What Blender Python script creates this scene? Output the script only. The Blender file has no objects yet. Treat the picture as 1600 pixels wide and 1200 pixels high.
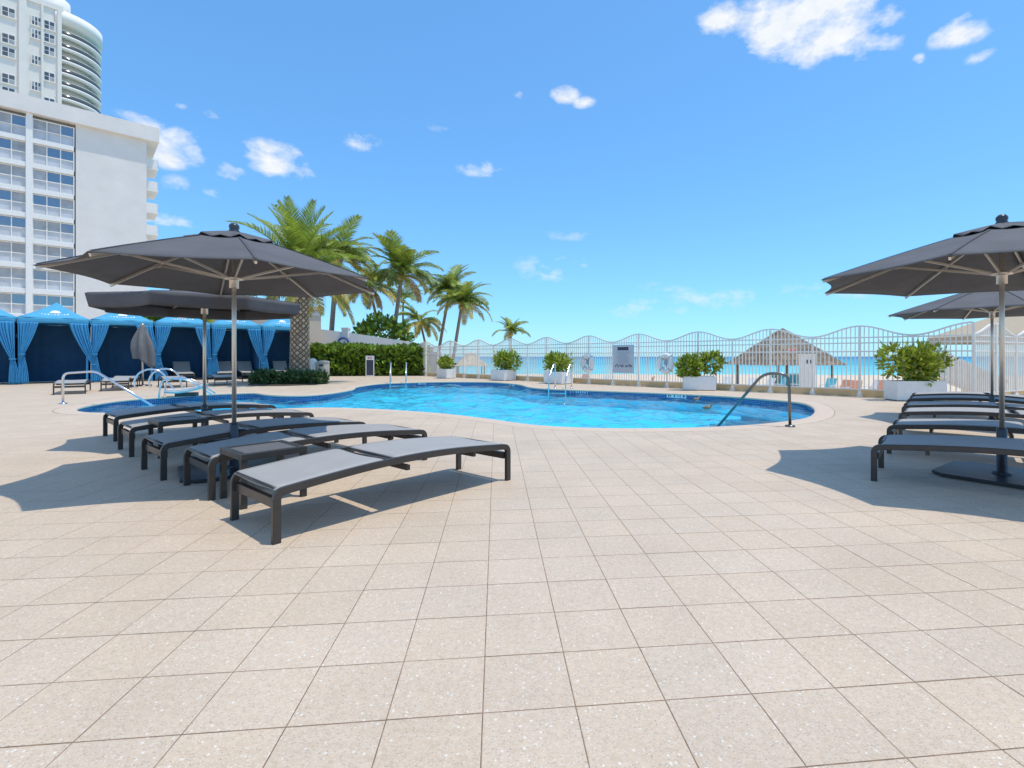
import bpy, bmesh, math, random
import numpy as np
from mathutils import Vector, Matrix, Euler
from mathutils.noise import noise as mnoise
random.seed(7)
PI = math.pi
SC = bpy.context.scene
COL = SC.collection

# ------------------------------------------------------------------ camera
H, F, CX, CY = 1.158, 778.0, 854.0, 557.0      # eye height, focal length and principal point of the photograph
cam = bpy.data.objects.new('camera', bpy.data.cameras.new('camera')); COL.objects.link(cam)
cam.location = (0, 0, H); cam.rotation_euler = (PI/2, 0, 0)
cam.data.sensor_width = 36; cam.data.lens = F/1600*36
cam.data.shift_x = -(CX-800)/1600; cam.data.shift_y = -(600-CY)/1600
cam.data.clip_start = .05; cam.data.clip_end = 40000
SC.camera = cam

# ------------------------------------------------------------------ sky, sun, exposure
SUN_DIR = Vector((.28, -.03, 1.0)).normalized()        # towards the sun
world = bpy.data.worlds.new('World'); SC.world = world; world.use_nodes = True
wn, wl = world.node_tree.nodes, world.node_tree.links
bg = wn['Background']; bg.inputs[1].default_value = .15
sky = wn.new('ShaderNodeTexSky'); sky.sky_type = 'NISHITA'; sky.sun_disc = False
sky.sun_elevation = math.asin(SUN_DIR.z); sky.sun_rotation = math.atan2(SUN_DIR.x, SUN_DIR.y)
sky.altitude = 0; sky.air_density = 1.0; sky.dust_density = .3; sky.ozone_density = 9
def wmath(op, a, b=None, clamp=False):
    n = wn.new('ShaderNodeMath'); n.operation = op; n.use_clamp = clamp
    for i, v in enumerate((a, b)):
        if v is None: continue
        if isinstance(v, (int, float)): n.inputs[i].default_value = v
        else: wl.new(v, n.inputs[i])
    return n.outputs[0]
tc = wn.new('ShaderNodeTexCoord'); sx = wn.new('ShaderNodeSeparateXYZ'); wl.new(tc.outputs['Generated'], sx.inputs[0])
AZ = wmath('ARCTAN2', sx.outputs[0], sx.outputs[1]); EL = wmath('ARCSINE', sx.outputs[2])
def dirof(x, y):
    v = Vector(((x-CX)/F, 1, (CY-y)/F)).normalized(); return math.atan2(v.x, v.y), math.asin(v.z)
CL = [(1205,36,70,46,1), (1320,18,100,66,1.15), (1255,78,52,30,.85), (1122,38,34,34,.9), (1370,70,42,30,.7), (1512,38,54,30,1), (1470,58,24,16,.7),
      (290,228,42,26,1), (262,244,34,18,.8), (430,250,50,27,1.1), (360,268,24,15,.7), (215,190,50,16,.6), (470,262,30,20,.8), (280,292,26,16,.45), (255,345,60,11,.5), (322,304,20,10,.4),
      (880,148,26,14,.8), (912,160,18,9,.6), (748,260,42,14,.9), (725,250,18,11,.7), (572,222,32,15,.62), (872,418,60,22,.5), (905,366,60,9,.28), (1150,465,170,16,.32),
      (1300,455,120,14,.34), (1020,480,150,14,.3), (330,178,16,8,.5), (280,165,14,6,.5), (812,148,9,7,.45), (1530,88,25,10,.5), (1434,94,12,9,.6), (1040,450,60,9,.26), (690,200,20,7,.25)]
blobs = []
for x, y, rx, ry, a in CL:
    az, el = dirof(x, y); az2, _ = dirof(x+rx, y); _, el2 = dirof(x, y-ry)
    blobs.append((az, el, abs(az2-az)*1.25, abs(el2-el)*1.35, a))
rs = random.Random(3)
while len(blobs) < len(CL)+46:                          # denser cumulus added out of view and overhead to whiten the fill light
    az, el = rs.uniform(-PI, PI), math.asin(rs.uniform(.10, .99))
    if abs(az) < .95 and el < .72: continue                # the part in view is laid out above
    g = 1/max(.3, math.cos(el)); blobs.append((az, el, rs.uniform(.10, .26)*g, rs.uniform(.07, .17), rs.uniform(.8, 1.1)))
cv = wn.new('ShaderNodeCombineXYZ'); wl.new(AZ, cv.inputs[0]); wl.new(EL, cv.inputs[1]); best = 0.0
for az, el, ra, re, a in blobs:
    k = a**.5; v = wn.new('ShaderNodeVectorMath'); v.operation = 'MULTIPLY_ADD'; wl.new(cv.outputs[0], v.inputs[0]); v.inputs[1].default_value = (k/ra, k/re, 0); v.inputs[2].default_value = (-az*k/ra, -el*k/re, 0)
    d = wn.new('ShaderNodeVectorMath'); d.operation = 'DOT_PRODUCT'; wl.new(v.outputs[0], d.inputs[0]); wl.new(v.outputs[0], d.inputs[1])
    best = wmath('MAXIMUM', wmath('SUBTRACT', a, d.outputs['Value']), best)
mp = wn.new('ShaderNodeMapping'); mp.inputs['Scale'].default_value = (1, 1, 1.7); wl.new(tc.outputs['Generated'], mp.inputs[0])
def wnoise(s, d, r):
    n = wn.new('ShaderNodeTexNoise'); n.inputs['Scale'].default_value = s; n.inputs['Detail'].default_value = d; n.inputs['Roughness'].default_value = r
    wl.new(mp.outputs[0], n.inputs['Vector']); return n.outputs[0]
N1 = wnoise(11, 10, .62); N2 = wnoise(34, 6, .6)
dens = wmath('ADD', wmath('MULTIPLY', best, .62), wmath('MULTIPLY', wmath('SUBTRACT', N1, .5), 2.7))
dens = wmath('MULTIPLY', wmath('SUBTRACT', dens, .22), 1.8, True)
dens = wmath('MULTIPLY', dens, wmath('MULTIPLY', best, 2.4, True), True)
shade = wn.new('ShaderNodeMix'); shade.data_type = 'RGBA'; wl.new(N2, shade.inputs[0])
shade.inputs[6].default_value = (3.0, 3.35, 3.8, 1); shade.inputs[7].default_value = (4.5, 4.5, 4.5, 1)
mx = wn.new('ShaderNodeMix'); mx.data_type = 'RGBA'; wl.new(dens, mx.inputs[0]); wb = wn.new('ShaderNodeMix'); wb.data_type = 'RGBA'; wb.blend_type = 'MULTIPLY'; wb.inputs[0].default_value = 1; gmn = wn.new('ShaderNodeGamma'); gmn.inputs[1].default_value = .7; wl.new(sky.outputs[0], gmn.inputs[0]); wl.new(gmn.outputs[0], wb.inputs[6]); wb.inputs[7].default_value = (.72, 1.2, 1.5, 1)   # white balance
wl.new(wb.outputs[2], mx.inputs[6]); wl.new(shade.outputs[2], mx.inputs[7])
wl.new(mx.outputs[2], bg.inputs[0])
sun = bpy.data.objects.new('sun', bpy.data.lights.new('sun', 'SUN')); COL.objects.link(sun)
sun.data.energy = 2.05; sun.data.angle = math.radians(.6); sun.data.color = (1, .94, .82)
sun.rotation_euler = (-SUN_DIR).to_track_quat('-Z', 'Y').to_euler(); sun.location = (0, 0, 60)
SC.view_settings.view_transform = 'Standard'; SC.view_settings.look = 'None'; SC.view_settings.gamma = 1
SC.view_settings.use_curve_mapping = False; SC.view_settings.exposure = .68

SC.render.engine = 'CYCLES'; SC.cycles.max_bounces = 6; SC.cycles.glossy_bounces = 3; SC.cycles.transparent_max_bounces = 8

# ------------------------------------------------------------------ helpers
def G(x, y, z=0.0):                                     # ground point seen at a place of the photograph
    d = (y-CY)/(H-z); return ((x-CX)/d, F/d)
class MB:
    def __init__(s): s.v, s.f, s.sm, s.uv = [], [], [], {}
    def add(s, vs, fs, smooth=False):
        o = len(s.v); s.v.extend([tuple(p) for p in vs])
        for f in fs: s.f.append(tuple(i+o for i in f)); s.sm.append(smooth)
        return o
    def box(s, c, d, rz=0, M=None):
        x, y, z = d[0]/2, d[1]/2, d[2]/2
        P = [Vector((a*x, b*y, e*z)) for e in (-1, 1) for a, b in ((-1,-1),(1,-1),(1,1),(-1,1))]
        R = M if M is not None else Matrix.Rotation(rz, 3, 'Z')
        s.add([R @ p + Vector(c) for p in P], [(3,2,1,0),(4,5,6,7),(0,1,5,4),(1,2,6,5),(2,3,7,6),(3,0,4,7)]); return s
    def sweep(s, pts, prof, up=(0,0,1), closed=False, caps=True, smooth=False, scale=None):
        pts = [Vector(p) for p in pts]; n = len(pts); k = len(prof); vs = []
        for i, p in enumerate(pts):
            a = pts[(i-1) % n] if (closed or i > 0) else pts[i]; b = pts[(i+1) % n] if (closed or i < n-1) else pts[i]
            t = (b-a).normalized(); sd = t.cross(Vector(up))
            if sd.length < 1e-4: sd = t.cross(Vector((0, 1, .01)))
            sd.normalize(); u = sd.cross(t); g = scale[i] if scale else 1
            vs += [p + sd*(q[0]*g) + u*(q[1]*g) for q in prof]
        fs = []
        for i in range(n if closed else n-1):
            j = (i+1) % n
            for m in range(k): fs.append((i*k+m, i*k+(m+1) % k, j*k+(m+1) % k, j*k+m))
        if caps and not closed: fs += [tuple(range(k))[::-1], tuple((n-1)*k+m for m in range(k))]
        s.add(vs, fs, smooth); return s
    def tube(s, pts, r, n=10, scale=None, up=(0,0,1), closed=False):
        return s.sweep(pts, [(r*math.cos(2*PI*i/n), r*math.sin(2*PI*i/n)) for i in range(n)], up, closed, True, True, scale)
    def lathe(s, prof, n=20, c=(0,0,0), smooth=True):
        vs = [(c[0]+r*math.cos(2*PI*i/n), c[1]+r*math.sin(2*PI*i/n), c[2]+z) for r, z in prof for i in range(n)]
        fs = [(j*n+i, j*n+(i+1) % n, (j+1)*n+(i+1) % n, (j+1)*n+i) for j in range(len(prof)-1) for i in range(n)]
        s.add(vs, fs, smooth); return s
    def grid(s, fn, nu, nv, smooth=True):
        vs = [fn(i/nu, j/nv) for j in range(nv+1) for i in range(nu+1)]
        s.add(vs, [(j*(nu+1)+i, j*(nu+1)+i+1, (j+1)*(nu+1)+i+1, (j+1)*(nu+1)+i) for j in range(nv) for i in range(nu)], smooth); return s
    def mesh(s, name, mat):
        me = bpy.data.meshes.new(name); me.from_pydata(s.v, [], s.f); me.polygons.foreach_set('use_smooth', s.sm)
        if mat: me.materials.append(mat)
        me.update(); return me
    def build(s, name, mat, parent=None, loc=(0,0,0), rz=0, bevel=0):
        o = link(name, s.mesh(name, mat), parent, loc, rz)
        if bevel:
            b = o.modifiers.new('bevel', 'BEVEL'); b.width = bevel; b.segments = 2; b.limit_method = 'ANGLE'; b.angle_limit = .6
        return o
def link(name, data, parent=None, loc=(0,0,0), rz=0):
    o = bpy.data.objects.new(name, data); COL.objects.link(o); o.location = loc; o.rotation_euler = (0, 0, rz); o.parent = parent; return o
def tag(o, label=None, cat=None, group=None, kind=None):
    if label: o['label'] = label
    if cat: o['category'] = cat
    if group: o['group'] = group
    if kind: o['kind'] = kind
    return o
def thing(name, label, cat, loc=(0,0,0), rz=0, group=None): return tag(link(name, None, None, loc, rz), label, cat, group)
KIDS = {}
def copy_tree(o, parent=None):
    c = o.copy(); COL.objects.link(c); c.parent = parent
    for ch in [k for k in bpy.data.objects if k.parent == o]: copy_tree(ch, c)
    return c
def again(proto, label, loc, rz, group=None):
    c = copy_tree(proto); c.location = loc; c.rotation_euler = (0, 0, rz); c['label'] = label
    if group: c['group'] = group
    return c
def solid(o, t, off=0):
    m = o.modifiers.new('thickness', 'SOLIDIFY'); m.thickness = t; m.offset = off; return o

# ------------------------------------------------------------------ materials
def newmat(name):
    m = bpy.data.materials.new(name); m.use_nodes = True; return m, m.node_tree.nodes, m.node_tree.links, m.node_tree.nodes['Principled BSDF']
def mixc(n, l, fac, a, b, mode='MIX'):
    x = n.new('ShaderNodeMix'); x.data_type = 'RGBA'; x.blend_type = mode
    for i, v in ((0, fac), (6, a), (7, b)):
        if isinstance(v, (int, float)): x.inputs[i].default_value = v
        elif isinstance(v, tuple): x.inputs[i].default_value = (*v[:3], 1)
        else: l.new(v, x.inputs[i])
    return x.outputs[2]
def tex(n, l, kind, scale, vec, **kw):
    t = n.new('ShaderNodeTex'+kind); t.inputs['Scale'].default_value = scale
    if vec is not None: l.new(vec, t.inputs['Vector'])
    for k, v in kw.items():
        if k in t.inputs: t.inputs[k].default_value = v
        else: setattr(t, k, v)
    return t
def ramp(n, l, src, a, b):
    r = n.new('ShaderNodeMapRange'); r.inputs[1].default_value = a; r.inputs[2].default_value = b; l.new(src, r.inputs[0]); return r.outputs[0]
def M(name, col, rough=.5, metal=0, var=.12, scale=6, bump=0, bscale=60, spec=.5, stretch=(1,1,1), islands=0, trans=0, sheen=0):
    m, n, l, p = newmat(name); c = n.new('ShaderNodeTexCoord'); mp = n.new('ShaderNodeMapping'); mp.inputs['Scale'].default_value = stretch
    l.new(c.outputs['Object'], mp.inputs[0])
    t = tex(n, l, 'Noise', scale, mp.outputs[0], Detail=6, Roughness=.6)
    lo = tuple(x*(1-var) for x in col); hi = tuple(min(1, x*(1+var)) for x in col)
    out = mixc(n, l, ramp(n, l, t.outputs[0], .3, .7), lo, hi)
    if islands:
        g = n.new('ShaderNodeNewGeometry'); v = ramp(n, l, g.outputs['Random Per Island'], 0, 1)
        mr = n.new('ShaderNodeMapRange'); l.new(v, mr.inputs[0]); mr.inputs[3].default_value = 1-islands; mr.inputs[4].default_value = 1+islands
        cb = n.new('ShaderNodeCombineColor'); [l.new(mr.outputs[0], cb.inputs[i]) for i in range(3)]
        out = mixc(n, l, 1.0, out, cb.outputs[0], 'MULTIPLY')
    l.new(out, p.inputs['Base Color'])
    p.inputs['Roughness'].default_value = rough; p.inputs['Metallic'].default_value = metal; p.inputs['Specular IOR Level'].default_value = spec
    if bump:
        b = n.new('ShaderNodeBump'); b.inputs['Strength'].default_value = bump; b.inputs['Distance'].default_value = .01
        t2 = tex(n, l, 'Noise', bscale, mp.outputs[0], Detail=4); l.new(t2.outputs[0], b.inputs['Height']); l.new(b.outputs[0], p.inputs['Normal'])
    if trans:
        d = n.new('ShaderNodeBsdfTranslucent'); l.new(out, d.inputs[0]); s = n.new('ShaderNodeMixShader'); s.inputs[0].default_value = trans
        l.new(p.outputs[0], s.inputs[1]); l.new(d.outputs[0], s.inputs[2]); l.new(s.outputs[0], n['Material Output'].inputs[0])
    return m
white = M('white_paint', (.82,.80,.76), .45, var=.05)
white_wall = M('white_stucco', (.74,.705,.66), .8, var=.05, scale=.6, bump=.2, bscale=6)
tower_white = M('tower_white', (.80,.745,.67), .7, var=.04, scale=.3)
soffit = M('soffit_beige', (.72,.64,.54), .8, var=.05)
steel = M('brushed_steel', (.72,.64,.55), .38, .75, var=.08, scale=30, stretch=(8,8,1))
chrome = M('polished_steel', (.72,.72,.73), .16, 1, var=.05)
bronze = M('bronze_powder_coat', (.060,.052,.047), .36, .35, var=.15, scale=12)
sling = M('grey_mesh_sling', (.37,.35,.33), .62, var=.05, scale=5, bump=.25, bscale=420)
slat_dark = M('table_top_grey', (.16,.15,.15), .45, var=.12, stretch=(1,14,1))
blackm = M('black_plastic', (.03,.03,.032), .5)
canvas = M('charcoal_canvas', (.115,.112,.118), .85, var=.14, scale=2.5, bump=.9, bscale=5, trans=.06)
seam_m = M('canvas_seam', (.085,.083,.088), .9, var=.1)
plate = M('base_plate', (.05,.055,.065), .3, .3, var=.15)
blue_canvas = M('blue_canvas', (.07,.36,.58), .8, var=.08, scale=4, bump=.15, bscale=200)
blue_curtain = M('blue_curtain', (.06,.34,.62), .8, var=.10, scale=5, trans=.12)
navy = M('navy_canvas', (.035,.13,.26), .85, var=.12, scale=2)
print_white = M('print_white', (.8,.82,.84), .7, var=.03)
kerb_tan = M('tan_kerb', (.72,.52,.28), .85, var=.12, scale=3, bump=.2)
fence_white = M('fence_paint', (.86,.79,.70), .45, var=.07, scale=5)
thatch = M('thatch', (.27,.20,.14), .95, var=.35, scale=5, bump=.8, bscale=25, stretch=(6,6,1), islands=.3)
thatch_pale = M('pale_thatch', (.60,.48,.34), .95, var=.25, scale=4, islands=.2)
wood = M('grey_wood', (.35,.28,.22), .8, var=.2)
leafg = M('glossy_leaf', (.22,.32,.04), .38, var=.35, scale=3, islands=.5, trans=.25)
leafy = M('yellow_green_leaf', (.31,.37,.04), .42, var=.35, scale=4, islands=.45, trans=.3)
leafd = M('groundcover_leaf', (.06,.12,.035), .5, var=.3, islands=.4, trans=.2)
frondg = M('frond_green', (.31,.38,.055), .42, var=.3, scale=1.5, islands=.4, trans=.3)
frondd = M('frond_dark', (.17,.235,.04), .42, var=.3, scale=1.5, islands=.35, trans=.25)
frondy = M('frond_yellow', (.44,.37,.075), .5, var=.25, scale=1.5, islands=.35, trans=.3)
frondb = M('frond_brown', (.42,.33,.16), .8, var=.3, islands=.3)
bark = M('palm_bark', (.28,.22,.17), .95, var=.3, scale=4, bump=.6, bscale=20, stretch=(1,1,4))
bark_date = M('date_bark', (.20,.12,.075), .95, var=.3, scale=8, bump=.6)
scale_date = M('leaf_base', (.50,.36,.25), .9, var=.2, scale=10, islands=.35)
blossom = M('gap_speck', (.85,.83,.72), .6)  # white for the bright gaps in the planter bushes
soil = M('soil', (.06,.045,.03), 1)
coral = M('coral_fabric', (.70,.30,.17), .8); turq = M('turquoise_fabric', (.10,.50,.58), .8); red = M('red_fabric', (.65,.16,.13), .8)
beige_wall = M('beige_wall', (.66,.52,.39), .85, var=.06, scale=.8); beige_canvas = M('beige_canvas', (.50,.40,.28), .85, var=.06)
grey_panel = M('grey_panel', (.33,.37,.42), .6); sign_grey = M('sign_grey', (.52,.53,.56), .5, var=.04); ink = M('ink', (.05,.055,.08), .6)
bin_mat = M('pebble_bin', (.55,.48,.40), .9, var=.2, scale=30, bump=.4); clock_blue = M('clock_blue', (.03,.09,.25), .5)
duck_m = M('bird_feathers', (.30,.19,.11), .8, var=.6, scale=9); cushion = M('grey_vinyl', (.50,.51,.50), .5)

def tile_mat():
    m, n, l, p = newmat('terrazzo_tile'); c = n.new('ShaderNodeNewGeometry'); pos = c.outputs['Position']
    big = tex(n, l, 'Noise', 1.3, pos, Detail=5, Roughness=.6); fine = tex(n, l, 'Noise', 38, pos, Detail=5, Roughness=.7)
    v1 = tex(n, l, 'Voronoi', 62, pos, Randomness=1.0); v2 = tex(n, l, 'Voronoi', 150, pos); v3 = tex(n, l, 'Voronoi', 95, pos); mq = n.new('ShaderNodeMapping'); mq.inputs['Rotation'].default_value = (0,0,.7); mq.inputs['Scale'].default_value = (1,1.8,1); l.new(pos, mq.inputs[0]); v4 = tex(n, l, 'Voronoi', 85, mq.outputs[0])
    col = mixc(n, l, ramp(n, l, fine.outputs[0], .3, .7), (.535,.412,.295), (.65,.51,.38))
    def chips(v, size, thr):                                      # only some cells hold a chip
        sp = n.new('ShaderNodeSeparateColor'); l.new(v.outputs['Color'], sp.inputs[0])
        a = ramp(n, l, v.outputs['Distance'], size, size*.75); g = n.new('ShaderNodeMath'); g.operation = 'GREATER_THAN'; l.new(sp.outputs[0], g.inputs[0]); g.inputs[1].default_value = thr
        k = n.new('ShaderNodeMath'); k.operation = 'MULTIPLY'; l.new(a, k.inputs[0]); l.new(g.outputs[0], k.inputs[1]); return k.outputs[0]
    col = mixc(n, l, chips(v1, .34, .88), col, (.72,.65,.56)); col = mixc(n, l, chips(v2, .40, .55), col, (.65,.57,.48)); col = mixc(n, l, chips(v4, .42, .6), col, (.47,.38,.29)); col = mixc(n, l, chips(v3, .22, .90), col, (.30,.22,.16))
    oi = n.new('ShaderNodeObjectInfo'); ra = n.new('ShaderNodeMath'); ra.operation = 'ADD'; l.new(c.outputs['Random Per Island'], ra.inputs[0]); l.new(oi.outputs['Random'], ra.inputs[1])
    rnd = n.new('ShaderNodeMath'); rnd.operation = 'FRACT'; l.new(ra.outputs[0], rnd.inputs[0])      # one value per tile
    g = n.new('ShaderNodeMapRange'); l.new(rnd.outputs[0], g.inputs[0]); g.inputs[3].default_value = .97; g.inputs[4].default_value = 1.025
    g2 = n.new('ShaderNodeMapRange'); l.new(big.outputs[0], g2.inputs[0]); g2.inputs[1].default_value = .3; g2.inputs[2].default_value = .7; g2.inputs[3].default_value = .92; g2.inputs[4].default_value = 1.05
    mu = n.new('ShaderNodeMath'); mu.operation = 'MULTIPLY'; l.new(g.outputs[0], mu.inputs[0]); l.new(g2.outputs[0], mu.inputs[1])
    cb = n.new('ShaderNodeCombineColor'); [l.new(mu.outputs[0], cb.inputs[i]) for i in range(3)]
    col = mixc(n, l, 1.0, col, cb.outputs[0], 'MULTIPLY')
    hu = n.new('ShaderNodeMath'); hu.operation = 'MULTIPLY'; l.new(rnd.outputs[0], hu.inputs[0]); hu.inputs[1].default_value = 17.3
    hf = n.new('ShaderNodeMath'); hf.operation = 'FRACT'; l.new(hu.outputs[0], hf.inputs[0])
    col = mixc(n, l, 1.0, col, mixc(n, l, hf.outputs[0], (1.008,.998,.985), (.99,1.0,1.012)), 'MULTIPLY')
    st = tex(n, l, 'Noise', 3.1, pos, Detail=8, Roughness=.75); col = mixc(n, l, ramp(n, l, st.outputs[0], .60, .80), col, mixc(n, l, .35, col, (.30,.23,.18)))
    l.new(col, p.inputs['Base Color']); p.inputs['Roughness'].default_value = .62; p.inputs['Specular IOR Level'].default_value = .35
    b = n.new('ShaderNodeBump'); b.inputs['Strength'].default_value = .12; b.inputs['Distance'].default_value = .003; l.new(fine.outputs[0], b.inputs['Height']); l.new(b.outputs[0], p.inputs['Normal'])
    return m
tile_m = tile_mat()
grout = M('grout', (.24,.155,.10), .95, var=.5, scale=14)
coping_m = M('coping_stone', (.61,.475,.36), .7, var=.08, scale=14, bump=.1)

# ------------------------------------------------------------------ pool outline (coping edge at deck level)
PX = [(115,640),(131,634),(169,627.5),(210,623),(272,619),(315,616),(370,614),(398,613.2),(413,615.5),(437,617.3),(475,617.5),(512,614.5),(535,611),(551,607.8),(555,604.5),(567,602.3),
      (591,599.3),(619,598),(685,596.3),(760,596.5),(798,598.8),(816,601),(829,604.7),(865,607.6),(915,609.3),(990,612),(1046,614.2),(1140,618.7),(1218,625),(1246,627.5),(1263,631),
      (1274,637),(1276,643),(1270,650),(1255,654.7),(1218,660),(1152,665.6),(1040,669.5),(940,669.3),(893,668),(827,663.8),(771,655.8),(700,647.2),(647,643),(591,639.5),(520,637),(488,637.2),(330,642),(169,645.3),(128,644)]
ctrl = [np.array(G(*p)) for p in PX]; nC = len(ctrl); dense = []
for i in range(nC):
    p0, p1, p2, p3 = ctrl[i-1], ctrl[i], ctrl[(i+1) % nC], ctrl[(i+2) % nC]
    for t in np.linspace(0, 1, 8, endpoint=False):
        dense.append(.5*((2*p1)+(-p0+p2)*t+(2*p0-5*p1+4*p2-p3)*t*t+(-p0+3*p1-3*p2+p3)*t**3))
dense = np.array(dense)
def resample(P, n):
    Q = np.vstack([P, P[:1]]); L = np.r_[0, np.cumsum(np.linalg.norm(np.diff(Q, axis=0), axis=1))]; u = np.linspace(0, L[-1], n, endpoint=False)
    return np.c_[np.interp(u, L, Q[:,0]), np.interp(u, L, Q[:,1])], L[-1]
POOL, PLEN = resample(dense, 260)
for _ in range(2): POOL = .25*np.roll(POOL, 1, 0)+.5*POOL+.25*np.roll(POOL, -1, 0)
def normals(P):
    t = np.roll(P, -1, 0)-np.roll(P, 1, 0); n = np.c_[t[:,1], -t[:,0]]; n /= np.linalg.norm(n, axis=1)[:,None]
    area = .5*np.sum(P[:,0]*np.roll(P[:,1], -1)-np.roll(P[:,0], -1)*P[:,1]); n *= 1 if area > 0 else -1
    for _ in range(3): n = .25*np.roll(n, 1, 0)+.5*n+.25*np.roll(n, -1, 0); n /= np.linalg.norm(n, axis=1)[:,None]
    return n
NRM = normals(POOL)
OUT = POOL+NRM*.33
def inside(P, poly):
    x, y = P[:,0], P[:,1]; r = np.zeros(len(P), bool); a = poly; b = np.roll(poly, -1, 0)
    for (x1, y1), (x2, y2) in zip(a, b):
        c = ((y1 > y) != (y2 > y)); 
        if abs(y2-y1) > 1e-12: r ^= c & (x < (x2-x1)*(y-y1)/(y2-y1)+x1)
    return r

# ------------------------------------------------------------------ fence line and deck outline
FA = .90; FP0 = np.array((12*FA, 14.0*FA)); FD = np.array((-1.0, .95))*FA        # one bay
def fpost(k): return FP0+FD*k
FU = FD/np.linalg.norm(FD); BAY = float(np.linalg.norm(FD)); FANG = math.atan2(FD[1], FD[0])
SIDE = np.array((math.cos(math.radians(28.5)), math.sin(math.radians(28.5))))
fe = fpost(21.6)
DECK = np.array([(-32,-4),(24,-4),(24,FP0[1]+(24-FP0[0])*SIDE[1]/SIDE[0]),tuple(FP0),tuple(fe),(-15,33.5),(-32,24.5)])
S = .3053; E1 = np.array((.9949,.1007)); E2 = np.array((-.1007,.9949)); ORG = np.array((-.3305, 2.833))
ii, jj = np.meshgrid(np.arange(-120, 110), np.arange(-30, 120)); ii = ii.ravel(); jj = jj.ravel()
CEN = ORG+(ii[:,None]+.5)*S*E1+(jj[:,None]+.5)*S*E2
keep = inside(CEN, DECK); CEN = CEN[keep]
D = np.linalg.norm(CEN[:,None,:]-OUT[None], axis=2); near = D.argmin(1); dist = D.min(1); ins = inside(CEN, OUT)
CEN_OK = ~ins | (dist < .24)
deck = link('pool_deck', None); deck.location = (0,0,0)
bm = bmesh.new()
def loop(pts, z):
    vs = [bm.verts.new((p[0], p[1], z)) for p in pts]; return [bm.edges.new((vs[i], vs[(i+1) % len(vs)])) for i in range(len(vs))]
ed = loop(DECK, -.0016)+loop(POOL+NRM*.1, -.0016)
bmesh.ops.triangle_fill(bm, use_beauty=True, use_dissolve=False, edges=ed, normal=(0,0,1))
me = bpy.data.meshes.new('pool_deck'); bm.to_mesh(me); bm.free(); me.materials.append(grout)
bpy.data.objects.remove(deck); deck = tag(link('pool_deck', me), kind='structure')
# one paving tile: bevelled slab
def slab(poly, mb, z=0.0):
    c = sum((Vector((p[0], p[1], 0)) for p in poly), Vector())/len(poly); n = len(poly)
    top = [(c.x+(p[0]-c.x)*.985, c.y+(p[1]-c.y)*.985, z) for p in poly]; rim = [(p[0], p[1], z-.0009) for p in poly]; bot = [(p[0], p[1], z-.012) for p in poly]
    mb.add(top+rim+bot, [tuple(range(n))]+[(i+n, (i+1) % n+n, (i+1) % n, i) for i in range(n)]+[(i+2*n, (i+1) % n+2*n, (i+1) % n+n, i+n) for i in range(n)])
g = S/2-.0019
unit = [tuple(E1*a*g+E2*b*(g-.0006)) for a, b in ((-1,-1),(1,-1),(1,1),(-1,1))]
tm = MB(); slab(unit, tm); tile_me = tm.mesh('paving_tile', tile_m)
pxs = CX+F*CEN[:,0]/np.maximum(CEN[:,1], .01); pys = CY+F*H/np.maximum(CEN[:,1], .01)
vis = (CEN[:,1] > .9) & (pxs > -90) & (pxs < 1690) & (pys < 1330) & CEN_OK & (dist > .24)
order = np.argsort(np.where(vis, CEN[:,1], 1e9))[:300]; single = set(order[vis[order]].tolist())
rt = random.Random(5)
rest = MB()
for q in range(len(CEN)):
    if not CEN_OK[q]: continue
    c = CEN[q]; dz = max(-.0003, min(.0006, rt.gauss(0, .0003)))
    if q in single:
        o = link('paving_tile', tile_me, deck, (c[0], c[1], dz)); continue
    poly = [np.array(c)+np.array(u) for u in unit]
    if dist[q] < .24:                                           # cut along the coping
        b = OUT[near[q]]+NRM[near[q]]*.004; nn = NRM[near[q]]; s = [float((p-b) @ nn) for p in poly]; new = []
        for i in range(4):
            j = (i+1) % 4
            if s[i] >= 0: new.append(poly[i])
            if s[i]*s[j] < 0: new.append(poly[i]+(poly[j]-poly[i])*(s[i]/(s[i]-s[j])))
        poly = new
        if len(poly) < 3: continue
    slab(poly, rest, dz)
tag(rest.build('paving_tiles', tile_m, deck), kind='stuff')
# coping ring with rounded nose
prof = [(-.03,-.05),(-.045,-.03),(-.04,-.008),(-.02,.003),(.02,.005),(.31,.005),(.326,.0),(.328,-.03)]
cp = MB(); n = len(POOL)
vs = [(POOL[i][0]+NRM[i][0]*a, POOL[i][1]+NRM[i][1]*a, z) for i in range(n) for a, z in prof]
k = len(prof); cp.add(vs, [(i*k+m, i*k+m+1, ((i+1) % n)*k+m+1, ((i+1) % n)*k+m) for i in range(n) for m in range(k-1)], True)
cp.build('coping', coping_m, deck)
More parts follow.
